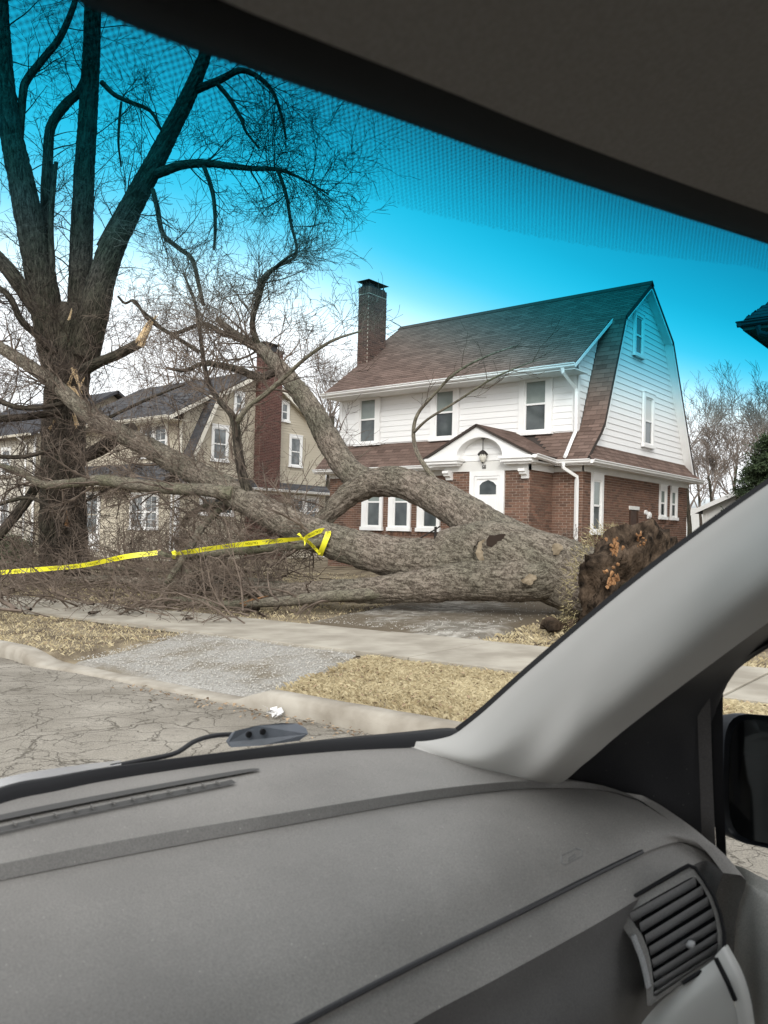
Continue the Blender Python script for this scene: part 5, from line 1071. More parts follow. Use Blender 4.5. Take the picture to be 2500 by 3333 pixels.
# ---------------- bare background trees
def bare_tree(px, py_base, py_top, d, label, seed, spread=.5, r0=None, group='bare trees beyond the houses'):
    R = random.Random(seed); b = at(px, py_base, d); top = at(px, py_top, d); b[2] = gz(b[0], b[1]) - .1; H = top[2] - b[2]; r0 = r0 or H * .017
    t = thing('bare_tree', b, label, 'tree', group); mb = MB(); cr = MB()
    P = [b]; dd = np.array([R.gauss(0, .05), R.gauss(0, .05), 1.0])
    for k in range(7): dd = dd + np.array([R.gauss(0, .07), R.gauss(0, .07), .1]); dd /= np.linalg.norm(dd); P.append(P[-1] + dd * H * .6 / 7)
    P = np.array(P); rr = np.linspace(r0, r0 * .45, 8); mb.tube(P, rr, 8, uv=True); O('trunk', mb, m_barkS, parent=t, smooth=True)
    def grow(p, d_, L, r, lv):
        n = 5; Q = [p]
        for k in range(n): d_ = d_ + np.array([R.gauss(0, .16), R.gauss(0, .16), R.gauss(.06, .12)]); d_ /= np.linalg.norm(d_); Q.append(Q[-1] + d_ * L / n)
        rs_ = np.maximum(np.linspace(r, r * .5, n + 1), .008); cr.queue(Q, rs_, 5 if lv > 2 else 3)
        if lv == 0: return
        for k in range(R.randint(3, 4) if lv > 1 else R.randint(3, 5)):
            i = R.randint(2, n); a = math.radians(R.uniform(18, 48)); s = np.array([R.gauss(0, 1), R.gauss(0, 1), R.gauss(0, 1)]); s -= d_ * np.dot(s, d_); s /= np.linalg.norm(s)
            grow(Q[i], d_ * math.cos(a) + s * math.sin(a), L * R.uniform(.55, .8), max(rs_[i] * .62, .008), lv - 1)
    for k in range(8):
        i = R.randint(3, 7); a = R.uniform(0, 6.28); u_ = R.uniform(.3, 1.0) * spread; d_ = np.array([math.cos(a) * u_, math.sin(a) * u_, R.uniform(.5, 1.1)]); d_ /= np.linalg.norm(d_); grow(P[i], d_, H * R.uniform(.16, .27), rr[i] * .6, 4)
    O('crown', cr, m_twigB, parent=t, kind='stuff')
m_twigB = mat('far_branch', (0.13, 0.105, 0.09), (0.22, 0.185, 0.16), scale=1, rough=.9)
for px, pb, pt, d, lb, sd in ((1488, 1130, 850, 52, 'bare tree just right of the gable edge of the white house', 1), (1528, 1130, 905, 40, 'slender bare tree behind the white garage gable', 2), (1625, 1140, 815, 44, 'wide bare tree rising behind the dark evergreen', 3), (1575, 1135, 880, 60, 'far bare tree between the garage roof and evergreen', 4), (1690, 1140, 800, 42, 'bare tree at the far right edge above the pillar', 5), (1515, 1130, 940, 75, 'hazy bare tree low beside the brick wall end', 6),
                              (-10, 1130, 700, 48, 'bare tree beyond the clapboard house at far left', 7), (330, 1120, 640, 62, 'bare tree beyond the roof of the beige house', 8), (690, 1110, 700, 58, 'bare tree seen in the gap between the two houses', 9)):
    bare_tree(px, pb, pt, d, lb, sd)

# ---------------- evergreens
def needles(mb, c, n, s, R, dirn=None):
    for k in range(n):
        p = c + np.array([R.gauss(0, s), R.gauss(0, s), R.gauss(0, s * .6)]); d = np.array([R.gauss(0, 1), R.gauss(0, 1), R.gauss(.2, .7)]); d /= np.linalg.norm(d); L = R.uniform(.08, .18); w_ = np.cross(d, [R.gauss(0, 1), R.gauss(0, 1), R.gauss(0, 1)]); w_ = w_ / (np.linalg.norm(w_) + 1e-9) * .022
        mb.poly([p - w_, p + w_, p + d * L], R.random())
m_needle = mat('evergreen_needles', (0.018, 0.032, 0.016), (0.085, 0.12, 0.055), scale=3, rough=.8, tone=True)
eb = at(1668, 1140, 27); eb[2] = gz(eb[0], eb[1]); eT = thing('evergreen_tree', eb, 'dark green conifer behind the garage at the right edge', 'tree')
RE = random.Random(4); mb = MB(); mb.tube([eb, eb + [0, 0, 4.4]], [.14, .02], 8, uv=True); O('trunk', mb, m_barkS, parent=eT); br = MB(); nd = MB()
for k in range(190):
    h = RE.uniform(.5, 4.3); L = (4.6 - h) * .42 + .22; a = RE.uniform(0, 6.28); p = eb + [0, 0, h]; q = p + np.array([math.cos(a) * L, math.sin(a) * L, -.08 * L + .12]); br.tube([p, (p + q) / 2 + [0, 0, .06], q], [.02, .014, .006], 4, cap=False)
    for f in np.linspace(.2, 1.05, 8): needles(nd, p + (q - p) * f, 30, .12, RE)
O('branch', br, m_twigS, parent=eT, kind='stuff'); O('crown', nd, m_needle, parent=eT, kind='stuff')
sb2 = at(20, 1196, 24); sb2[2] = gz(sb2[0], sb2[1]); bs = thing('evergreen_bush', sb2, 'low rounded evergreen bush at the far left before the clapboard wall', 'bush'); nd = MB(); br = MB()
for k in range(260):
    a = RE.uniform(0, 6.28); f = RE.uniform(.1, 1); q = sb2 + np.array([math.cos(a) * 1.0 * f, math.sin(a) * .8 * f, RE.uniform(.1, 1.1) * math.sqrt(max(0, 1.05 - f * f))]); br.tube([sb2 + [0, 0, .05], (sb2 + q) / 2 + [0, 0, .1], q], [.012, .008, .004], 3, cap=False); needles(nd, q, 30, .09, RE)
O('branch', br, m_twigS, parent=bs, kind='stuff'); O('crown', nd, m_needle, parent=bs, kind='stuff')
for px, py, y, h, lb in ((300, 1195, -1.2, 1.5, 'bare shrub beside the door of the beige house'), (400, 1200, -1.0, 1.4, 'bare shrub under the paired front windows of the beige house'), (1255, 1230, -1.0, .9, 'bare twiggy shrub at the foot of the brick wall')):
    b = at_y(px, py, y); b[2] = gz(b[0], b[1]); t = thing('bare_shrub', b, lb, 'shrub', 'bare shrubs by the houses'); mb = MB()
    for k in range(16): tw(mb, b + [RE.gauss(0, .12), RE.gauss(0, .12), 0], (RE.gauss(0, .4), RE.gauss(0, .4), 1), h * RE.uniform(.6, 1.1), .014, 2, RE, .03, .2, (3, 5), .005)
    O('stems', mb, m_twig, parent=t, kind='stuff')

# ---------------- caution tape
m_tape = mat('yellow_tape', (0.85, 0.78, 0.02), (0.92, 0.86, 0.05), scale=4, rough=.35, spec=.5); m_ink = mat('black_ink', (0.012, 0.012, 0.012), rough=.4)
tp = thing('caution_tape', at_y(345, 1193, -10.05), 'yellow caution tape strung from the limb across to the left edge', 'tape')
def ribbon(pts, name, words, w=.088, up=None):
    """pts rows: point, across-vector angle (degrees from vertical, about the line of sight)"""
    C = spline([(*p, a) for p, a in pts], .04); P = C[:, :3]; A_ = C[:, 3]; n = len(P)
    T = np.gradient(P, axis=0); T /= np.linalg.norm(T, axis=1)[:, None]; U_ = []; N_ = []
    for k in range(n):
        s = CAM - P[k]; s -= T[k] * np.dot(s, T[k]); s /= np.linalg.norm(s); u_ = np.cross(s, T[k]); u_ /= np.linalg.norm(u_)
        if u_[2] < 0: u_ = -u_
        a = math.radians(A_[k]); U_.append(u_ * math.cos(a) + s * math.sin(a)); N_.append(np.cross(T[k], U_[-1]))
    mb = MB()
    for k in range(n): mb.v += [tuple(P[k] - U_[k] * w / 2), tuple(P[k] + U_[k] * w / 2)]
    for k in range(n - 1): mb.f.append((2 * k, 2 * k + 2, 2 * k + 3, 2 * k + 1))
    O(name, mb, m_tape, parent=tp, smooth=True)
    S_ = np.concatenate([[0], np.cumsum(np.linalg.norm(np.diff(P, axis=0), axis=1))])
    src = text_mesh('CAUTION', .058, .0)
    for s0 in words:
        me = src.copy()
        if s0 + .3 > S_[-1]: continue
        for v in me.vertices:
            s = s0 + .26 - v.co.x * 1.0; t = .022 - v.co.y                    # printed the other way up as it hangs
            k = min(int(np.searchsorted(S_, s)), n - 1); k = max(k, 1); f = (s - S_[k - 1]) / (S_[k] - S_[k - 1] + 1e-9)
            q = P[k - 1] * (1 - f) + P[k] * f + U_[k] * t; nn = N_[k]; nn = nn if np.dot(nn, CAM - q) > 0 else -nn
            v.co = Vector(q + nn * .003)
        me.materials.clear(); O('lettering', me, m_ink, parent=tp)
a0 = at_y
ribbon([(a0(-40, 1243, -11.45), 5), (a0(0, 1237, -11.35), 5), (a0(60, 1232, -11.25), -5), (a0(120, 1227, -11.1), 20), (a0(180, 1221, -10.95), 22), (a0(230, 1211, -10.8), 20), (a0(280, 1201, -10.6), -10), (a0(340, 1194, -10.3), -15)], 'tape', np.arange(.02, 8, .52))
ribbon([(a0(374, 1197, -10.1), 50), (a0(420, 1190, -10.05), 20), (a0(480, 1181, -9.98), 35), (a0(540, 1174, -9.9), 15), (a0(600, 1168, -9.8), 30), (a0(655, 1163, -9.68), 60)], 'tape', np.arange(.25, 8, .5))
ribbon([(a0(655, 1163, -9.68), 60), (a0(672, 1155, -9.5), 30), (a0(690, 1147, -9.35), 25), (a0(706, 1146, -9.2), 20)], 'tape', [.12])
ribbon([(a0(708, 1145, -9.2), 0), (a0(709, 1152, -9.36), 0), (a0(704, 1165, -9.42), 0), (a0(699, 1178, -9.42), 0), (a0(694, 1190, -9.38), 0), (a0(691, 1200, -9.3), 0)], 'tape', [.05])
ribbon([(a0(655, 1163, -9.68), 20), (a0(668, 1172, -9.55), 30), (a0(680, 1184, -9.42), 30), (a0(692, 1197, -9.35), 40)], 'tape', [.08], w=.055)
ribbon([(a0(374, 1190, -10.1), 0), (a0(377, 1198, -10.12), 10), (a0(374, 1206, -10.08), 0)], 'tape', [], w=.07)
mb = MB(); kp2 = a0(656, 1162, -9.7)
for k in range(5):
    d = np.array([RE.gauss(0, .05), RE.gauss(0, .03), RE.gauss(0, .05)]); mb.poly([kp2 + d * .2, kp2 + d + [.02, 0, .02], kp2 + d * 1.2 - [0, .01, .02], kp2 - d * .3])
O('knot', mb, m_tape, parent=tp)

# ================================================================== the car the picture is taken from
PSI = math.radians(45)
_r = _LOT @ np.array([math.cos(PSI), math.sin(PSI), 0]); _f = _LOT @ np.array([-math.sin(PSI), math.cos(PSI), 0])
def CC(a, b, h): return CAM + _r * a + _f * b + Z * h          # car frame: right, forward, up from the driver's eye
def ch(px, py, h): return at_z(px, py, CZ + h)
car = thing('car', CC(.38, .2, -CZ + .08), 'grey car interior, dashboard, pillar and tinted windshield framing the street', 'car')
def plastic(name, c, rough=.55, bump=.25, spec=.35):
    m = mat(name, tuple(x * .86 for x in c), tuple(x * 1.12 for x in c), scale=5, rough=rough, spec=spec, bump=bump, bscale=420, bdist=.0012, detail=12)
    n, l = m.node_tree.nodes, m.node_tree.links; b = n['Principled BSDF']; src = b.inputs['Base Color'].links[0].from_socket; tc = n.new('ShaderNodeTexCoord')
    g = n.new('ShaderNodeTexNoise'); g.inputs['Scale'].default_value = 520; g.inputs['Detail'].default_value = 2; l.new(tc.outputs['Object'], g.inputs['Vector']); r_ = n.new('ShaderNodeValToRGB'); r_.color_ramp.elements[0].position = .3; r_.color_ramp.elements[0].color = (.80, .80, .80, 1); r_.color_ramp.elements[1].position = .7; r_.color_ramp.elements[1].color = (1.18, 1.18, 1.18, 1); l.new(g.outputs[0], r_.inputs[0])
    mu = n.new('ShaderNodeMix'); mu.data_type = 'RGBA'; mu.blend_type = 'MULTIPLY'; mu.inputs[0].default_value = 1; l.new(src, mu.inputs[6]); l.new(r_.outputs[0], mu.inputs[7])
    v = n.new('ShaderNodeTexVoronoi'); v.inputs['Scale'].default_value = 55; l.new(tc.outputs['Object'], v.inputs['Vector']); lt = n.new('ShaderNodeMath'); lt.operation = 'LESS_THAN'; lt.inputs[1].default_value = .055; l.new(v.outputs['Distance'], lt.inputs[0])      # dust specks
    md = n.new('ShaderNodeMix'); md.data_type = 'RGBA'; fa = n.new('ShaderNodeMath'); fa.operation = 'MULTIPLY'; fa.inputs[1].default_value = .35 if c[0] > .08 else .1; l.new(lt.outputs[0], fa.inputs[0]); l.new(fa.outputs[0], md.inputs[0]); l.new(mu.outputs[2], md.inputs[6]); md.inputs[7].default_value = (.5, .48, .44, 1); l.new(md.outputs[2], b.inputs['Base Color']); return m
def plastic0(name, c, rough=.55, bump=.25, spec=.35): return mat(name, tuple(x * .94 for x in c), tuple(x * 1.05 for x in c), scale=3, rough=rough, spec=spec, bump=bump, bscale=900, bdist=.0006)
m_dash = plastic('taupe_dashboard', (0.188, 0.177, 0.163), .58); m_dash2 = plastic('shaded_dash_step', (0.145, 0.139, 0.131), .62)  # second, darker copy paints the step's shade into the plastic
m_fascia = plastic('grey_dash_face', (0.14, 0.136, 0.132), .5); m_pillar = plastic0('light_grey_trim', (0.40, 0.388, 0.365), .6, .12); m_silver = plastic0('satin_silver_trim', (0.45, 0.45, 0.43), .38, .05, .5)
m_black = mat('black_rubber', (0.006, 0.006, 0.007), rough=.6, spec=.2); m_blk2 = plastic('black_trim', (0.014, 0.014, 0.016), .5, .1); m_head = mat('headliner_fabric', (0.25, 0.235, 0.22), (0.29, 0.272, 0.255), scale=300, rough=.95, spec=.05, bump=.3, bscale=1200, bdist=.001)
m_doorp = plastic('grey_door_card', (0.52, 0.51, 0.475), .6); m_vent = plastic('graphite_vent', (0.38, 0.38, 0.38), .42, .05, .4); m_paint = mat('silver_paint', (0.60, 0.60, 0.61), rough=.25, spec=.5, metal=.5)

def loft(rows, n=40, m=None, name='panel', parent=car, sub=4, thick=0.0, smooth=True):
    """rows: lists of 3-D points; each row is resampled along its length, rows are joined by a smooth skin"""
    G = []
    for r in rows:
        P = spline(r, .01) if len(r) > 2 else np.array(r, float); s = np.concatenate([[0], np.cumsum(np.linalg.norm(np.diff(P, axis=0), axis=1))]); t = np.linspace(0, s[-1], n)
        G.append(np.stack([np.interp(t, s, P[:, k]) for k in range(3)], 1))
    G = np.array(G)
    if sub > 1 and len(rows) > 2:
        cols = [];
        for j in range(n):
            Q = G[:, j, :]; E = np.vstack([2 * Q[0] - Q[1], Q, 2 * Q[-1] - Q[-2]]); o = []
            for i in range(1, len(E) - 2):
                for k in range(sub):
                    t = k / sub; p0, p1, p2, p3 = E[i - 1:i + 3]; o.append(.5 * (2 * p1 + (p2 - p0) * t + (2 * p0 - 5 * p1 + 4 * p2 - p3) * t * t + (3 * p1 - p0 - 3 * p2 + p3) * t ** 3))
            o.append(Q[-1]); cols.append(o)
        G = np.transpose(np.array(cols), (1, 0, 2))
    mb = MB(); R_, C_ = G.shape[:2]; mb.v = [tuple(p) for p in G.reshape(-1, 3)]
    for i in range(R_ - 1):
        for j in range(C_ - 1): mb.f.append((i * C_ + j, i * C_ + j + 1, (i + 1) * C_ + j + 1, (i + 1) * C_ + j))
    o = O(name, mb, m, parent=parent, smooth=smooth)
    if thick:
        md = o.modifiers.new('thickness', 'SOLIDIFY'); md.thickness = thick; md.offset = 0
    return o

# ---- windshield: clear pane below, blue sun band and dotted frit printed above
def gb0(a): return 1.13 - .45 * (a - .38) ** 2
def gb1(a): return .33 - .45 * (a - .38) ** 2
def GP(a, w_): return CC(a, gb0(a) + (gb1(a) - gb0(a)) * w_, -.37 + .61 * w_)
def wtop(a): return float(np.interp(a, [-.6, .14, .204, .33, .43, .72, 1.2], [.95, .967, .98, 1.004, 1.016, 1.030, 1.04]))
def glass_mesh(w0, w1, name, m, uv, parent):
    mb = MB(); na, nw = 40, 24
    for j in range(nw):
        for i in range(na):
            a = -.75 + 1.88 * i / (na - 1); t = wtop(a) + .03 if w1 is None else w1; mb.v.append(tuple(GP(a, w0 + (t - w0) * j / (nw - 1))))
    for j in range(nw - 1):
        for i in range(na - 1):
            q = ((j, i), (j, i + 1), (j + 1, i + 1), (j + 1, i)); 
            if uv:
                c = []
                for jj, ii in q:
                    a = -.75 + 1.88 * ii / (na - 1); t = wtop(a) + .03; ww = w0 + (t - w0) * jj / (nw - 1); c.append((a, ww))
                mb.uv[len(mb.f)] = c
            mb.f.append(tuple(jj * na + ii for jj, ii in q))
    return O(name, mb, m, parent=parent, smooth=True)
def clear_glass():
    m = bpy.data.materials.new('clear_windshield_glass'); m.use_nodes = True; n = m.node_tree.nodes; l = m.node_tree.links; n.remove(n['Principled BSDF'])
    t = n.new('ShaderNodeBsdfTransparent'); t.inputs[0].default_value = (.955, .965, .96, 1); l.new(t.outputs[0], n['Material Output'].inputs[0]); return m
def band_glass():
    m = bpy.data.materials.new('sun_band_glass'); m.use_nodes = True; n = m.node_tree.nodes; l = m.node_tree.links; n.remove(n['Principled BSDF'])
    uv = n.new('ShaderNodeUVMap'); uv.uv_map = 'UVMap'; sp = n.new('ShaderNodeSeparateXYZ'); l.new(uv.outputs[0], sp.inputs[0])
    mr = n.new('ShaderNodeMapRange'); mr.inputs[1].default_value = .80; mr.inputs[2].default_value = 1.05; lo_ = n.new('ShaderNodeValToRGB'); le = lo_.color_ramp.elements; le[0].position = .05; le[0].color = (.55, .55, .55, 1); le[1].position = .85; le[1].color = (.40, .40, .40, 1); lm = le.new(.33); lm.color = (.08, .08, .08, 1); lq = le.new(.5); lq.color = (.14, .14, .14, 1); l.new(sp.outputs[0], lo_.inputs[0])
    lk = n.new('ShaderNodeMath'); lk.operation = 'MULTIPLY_ADD'; lk.inputs[1].default_value = .1; lk.inputs[2].default_value = -.012; l.new(lo_.outputs[0], lk.inputs[0])
    ad = n.new('ShaderNodeMath'); ad.operation = 'ADD'; l.new(sp.outputs[1], ad.inputs[0]); l.new(lk.outputs[0], ad.inputs[1]); l.new(ad.outputs[0], mr.inputs[0])
    rp = n.new('ShaderNodeValToRGB'); e = rp.color_ramp.elements; rp.color_ramp.interpolation = 'B_SPLINE'
    stops = ((0.0, (.955, .965, .96)), (.13, (.93, .96, .965)), (.22, (.74, .91, .955)), (.30, (.46, .76, .88)), (.39, (.15, .53, .71)), (.51, (.016, .43, .62)), (.70, (.005, .31, .48)), (1.0, (.003, .15, .26)))
    e[0].position, e[0].color = stops[0][0], (*stops[0][1], 1); e[1].position, e[1].color = stops[-1][0], (*stops[-1][1], 1)
    for p, c in stops[1:-1]: q = e.new(p); q.color = (*c, 1)
    l.new(mr.outputs[0], rp.inputs[0])
    # frit dots: printed rows below the black edge
    zone = n.new('ShaderNodeMath'); zone.operation = 'SUBTRACT'; l.new(sp.outputs[1], zone.inputs[0])
    zl = n.new('ShaderNodeMapRange'); zl.inputs[1].default_value = .14; zl.inputs[2].default_value = .72; zl.inputs[3].default_value = .926; zl.inputs[4].default_value = 1.006; l.new(sp.outputs[0], zl.inputs[0]); l.new(zl.outputs[0], zone.inputs[1])
    zg = n.new('ShaderNodeMath'); zg.operation = 'GREATER_THAN'; zg.inputs[1].default_value = 0; l.new(zone.outputs[0], zg.inputs[0])
    mp = n.new('ShaderNodeMapping'); mp.inputs['Scale'].default_value = (330, 336, 0); mp.inputs['Rotation'].default_value = (0, 0, math.radians(45)); l.new(uv.outputs[0], mp.inputs[0])
    ck = n.new('ShaderNodeTexVoronoi'); ck.inputs['Randomness'].default_value = 0; ck.inputs['Scale'].default_value = 1.0; ck.voronoi_dimensions = '2D'; l.new(mp.outputs[0], ck.inputs['Vector'])
    th_ = n.new('ShaderNodeMapRange'); th_.inputs[1].default_value = 0; th_.inputs[2].default_value = .05; th_.inputs[3].default_value = .20; th_.inputs[4].default_value = .40; l.new(zone.outputs[0], th_.inputs[0]); dm = n.new('ShaderNodeMath'); dm.operation = 'LESS_THAN'; l.new(ck.outputs['Distance'], dm.inputs[0]); l.new(th_.outputs[0], dm.inputs[1])
    mk = n.new('ShaderNodeMath'); mk.operation = 'MULTIPLY'; l.new(dm.outputs[0], mk.inputs[0]); l.new(zg.outputs[0], mk.inputs[1])
    mx = n.new('ShaderNodeMix'); mx.data_type = 'RGBA'; l.new(mk.outputs[0], mx.inputs[0]); l.new(rp.outputs[0], mx.inputs[6]); mx.inputs[7].default_value = (.004, .02, .03, 1)
    t = n.new('ShaderNodeBsdfTransparent'); l.new(mx.outputs[2], t.inputs[0]); l.new(t.outputs[0], n['Material Output'].inputs[0]); return m
wsh = glass_mesh(-.06, .76, 'windshield', clear_glass(), False, car)
glass_mesh(.76, None, 'sun_band', band_glass(), True, wsh)
# black glass edging and headliner
lowE = [(150, -4), (177, 10), (281, 57), (452, 120), (525, 151), (863, 260), (1100, 345), (1400, 445), (1659, 528), (1800, 578)]
def on_glass(px, py, off=.004):
    r = ray(px, py); t = .5
    da, db, dh = float(r @ _r), float(r @ _f), float(r[2])
    for i in range(120):
        a, b, h = da * t, db * t, dh * t; w_ = (h + .37) / .61; F = b - (gb0(a) + (gb1(a) - gb0(a)) * w_); t -= F / (db + .8 / .61 * dh + .9 * (a - .38) * da) * .7
    return CAM + r * (t - off)
e0 = [on_glass(*q) for q in [(40, -60), (150, -4), (281, 57), (452, 120), (863, 260), (1100, 345), (1400, 445), (1659, 528), (1800, 578)]]
def toward(p, db, dhh): return p - _f * db + Z * dhh
loft([e0, [toward(p, .012, -.002) for p in e0], [toward(p, .03, .004) for p in e0], [toward(p, .042, .012) for p in e0]], 50, m_black, 'edge_strip', sub=2)
hl = [[toward(p, .036, .004) for p in e0], [toward(p, .06, .012) for p in e0], [toward(p, .14, .035) for p in e0], [toward(p, .30, .06) for p in e0], [toward(p, .55, .08) for p in e0], [toward(p, 1.2, .08) for p in e0], [toward(p, 2.4, .03) for p in e0]]
hl = [[r[0] - _r * 1.1] + r + [r[-1] + _r * .35 - Z * .06] for r in hl]
loft(hl, 50, m_head, 'headliner', sub=3)
# outer roof skin above the lining
loft([[p + Z * .05 + _f * .03 for p in r] for r in hl], 40, m_paint, 'roof', sub=2)

# ---- dashboard
r0 = [ch(-260, 1820, -.372), ch(0, 1724, -.365), ch(250, 1670, -.365), ch(500, 1634, -.365), ch(700, 1614, -.365), ch(860, 1604, -.366), ch(1010, 1606, -.372), ch(1110, 1628, -.38), ch(1190, 1668, -.392)]
r1 = [ch(-260, 1868, -.368), ch(0, 1772, -.366), ch(250, 1724, -.366), ch(550, 1672, -.366), ch(800, 1640, -.368), ch(960, 1640, -.372), ch(1080, 1656, -.378), ch(1180, 1672, -.388), ch(1240, 1688, -.398)]
r2 = [ch(-260, 1925, -.372), ch(0, 1866, -.372), ch(300, 1808, -.372), ch(600, 1758, -.372), ch(900, 1710, -.374), ch(1080, 1690, -.378), ch(1200, 1686, -.386), ch(1290, 1694, -.396), ch(1350, 1712, -.408)]
r3 = [ch(-260, 1962, -.386), ch(0, 1902, -.386), ch(300, 1842, -.386), ch(600, 1786, -.386), ch(900, 1732, -.388), ch(1080, 1708, -.392), ch(1200, 1702, -.398), ch(1310, 1708, -.408), ch(1385, 1730, -.42)]
loft([r0, r1, r2], 60, m_dash, 'dashboard', sub=4)
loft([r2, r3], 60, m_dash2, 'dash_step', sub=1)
r3b = [p - Z * .001 + _f * .004 for p in r3]
r4a = [ch(-300, 2080, -.388), ch(0, 2010, -.388), ch(300, 1945, -.388), ch(600, 1880, -.39), ch(900, 1815, -.392), ch(1100, 1778, -.397), ch(1250, 1758, -.405), ch(1370, 1755, -.418), ch(1450, 1775, -.434)]
r4b = [ch(-200, 2330, -.40), ch(100, 2230, -.40), ch(400, 2120, -.402), ch(700, 2010, -.404), ch(950, 1920, -.408), ch(1150, 1855, -.413), ch(1290, 1815, -.42), ch(1410, 1795, -.432), ch(1490, 1808, -.448)]
r4 = [ch(150, 2500, -.44), ch(420, 2350, -.44), ch(660, 2212, -.44), ch(900, 2086, -.44), ch(1150, 1962, -.44), ch(1300, 1886, -.442), ch(1390, 1842, -.446), ch(1470, 1818, -.454), ch(1525, 1838, -.466)]
loft([r3b, r4a, r4b, r4], 60, m_dash, 'airbag_panel', sub=5)
seam = MB(); sp_ = spline(r4[:7], .02); seam.tube([p + _f * .002 + Z * .001 for p in sp_], .0030, 6); O('panel_seam', seam, m_blk2, parent=car)
r4c = [p - Z * .002 + _f * .006 for p in r4]
r5 = [ch(380, 2560, -.475), ch(640, 2400, -.475), ch(870, 2225, -.475), ch(1080, 2110, -.475), ch(1280, 2000, -.475), ch(1400, 1928, -.476), ch(1480, 1878, -.479), ch(1530, 1858, -.484), ch(1562, 1885, -.492)]
loft([r4c, r5], 60, m_dash, 'dash_ledge', sub=1)
def down(row, db, dhh, dd=0): return [p + _f * db + Z * dhh for p in row]
r6 = down(r5, .012, -.05); r7 = down(r5, .01, -.13); r8 = down(r5, .05, -.26)
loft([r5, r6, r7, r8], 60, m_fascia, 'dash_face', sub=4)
# end cap of the dash on the door side
endc = [r2[-1], r3[-1], r4a[-1], r4b[-1], r4[-1], r5[-1]]
e_out = [p + _r * .035 - _f * .02 - Z * .015 for p in endc]; e_dn = [p + _r * .05 - Z * .09 for p in endc]; e_dn2 = [p + _r * .04 - Z * .25 for p in endc]
loft([endc, e_out, e_dn, e_dn2], 40, m_dash, 'dash_end', sub=3)
# defroster slot with louvres
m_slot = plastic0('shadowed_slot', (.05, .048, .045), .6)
sl0 = [ch(-60, 1778, -.3655), ch(100, 1744, -.3655), ch(300, 1706, -.3655), ch(520, 1667, -.3655), ch(560, 1664, -.3655)]; sl1 = [ch(-60, 1790, -.3652), ch(100, 1756, -.3652), ch(300, 1716, -.3652), ch(520, 1675, -.3652), ch(560, 1667, -.3652)]
up = Z * .003
loft([[p + up for p in sl0], [p + up for p in sl1]], 40, m_slot, 'defroster_slot', sub=1)
sl2 = [ch(-60, 1806, -.365), ch(100, 1770, -.365), ch(300, 1729, -.365), ch(470, 1696, -.365), ch(500, 1689, -.365)]
loft([[p + up * 1.2 for p in sl2], [p + up * .6 - _f * .012 for p in sl2]], 40, m_slot, 'defroster_slot', sub=1)
for k in range(14):
    f = k / 14; q = spline(sl2, .005); i = int(f * (len(q) - 1)); mb = MB(); mb.obox(q[i] + up * 1.6 - _r * .001, _r * .002, -_f * .011, Z * .0025); O('louvre', mb, m_dash2, parent=car)
# embossed airbag mark
mb = MB(); C0 = np.array(ch(1236, 1862, -.4125)); n_ = np.cross(ch(1260, 1850, -.413) - C0, ch(1236, 1850, -.409) - C0)
def stroke(a, b, off=.0035):
    p, q = [np.array(ch(x, y, -.4125 + (1862 - y) * .00018)) + Z * off for x, y in (a, b)]; mb.tube([p, q], .0012, 4)
for a, b in (((1213, 1870), (1213, 1855)), ((1213, 1855), (1245, 1838)), ((1245, 1838), (1258, 1842)), ((1258, 1842), (1256, 1856)), ((1256, 1856), (1222, 1874)), ((1222, 1874), (1213, 1870)), ((1228, 1860), (1242, 1852)), ((1228, 1866), (1242, 1858)), ((1228, 1860), (1228, 1866)), ((1242, 1852), (1242, 1858))): stroke(a, b)
O('embossed_mark', mb, m_dash2, parent=car)
# black moulding between glass and dash
c0 = [ch(-260, 1800, -.362), ch(0, 1700, -.352), ch(120, 1676, -.352), ch(250, 1654, -.352), ch(500, 1622, -.352), ch(700, 1597, -.352), ch(860, 1582, -.351), ch(960, 1572, -.350), ch(985, 1573, -.350)]
c1 = [ch(-260, 1826, -.365), ch(0, 1724, -.359), ch(120, 1698, -.359), ch(250, 1672, -.359), ch(500, 1636, -.359), ch(700, 1615, -.359), ch(860, 1604, -.359), ch(960, 1596, -.358), ch(1000, 1594, -.358)]
loft([[p - Z * .03 + _f * .02 for p in c0], c0, c1, [p - Z * .03 - _f * .015 for p in c1]], 60, m_black, 'cowl_moulding', sub=2)
loft([[ch(-260, 1770, -.372), ch(0, 1682, -.37), ch(150, 1655, -.37), ch(262, 1642, -.372)], [ch(-260, 1800, -.364), ch(0, 1704, -.362), ch(150, 1672, -.362), ch(262, 1652, -.364)]], 20, m_paint, 'cowl_panel', sub=1)
# bonnet outside, falling away from the screen
loft([[CC(a, gb0(a) + .06, -.42) for a in np.linspace(-.5, 1.2, 9)], [CC(a, gb0(a) + .3, -.50) for a in np.linspace(-.5, 1.2, 9)], [CC(a, gb0(a) + .75, -.62 - .03 * abs(a - .38)) for a in np.linspace(-.5, 1.2, 9)], [CC(a, gb0(a) + 1.0, -.74) for a in np.linspace(-.45, 1.15, 9)], [CC(a, gb0(a) + 1.06, -1.1) for a in np.linspace(-.45, 1.15, 9)]], 30, m_paint, 'bonnet', sub=4)
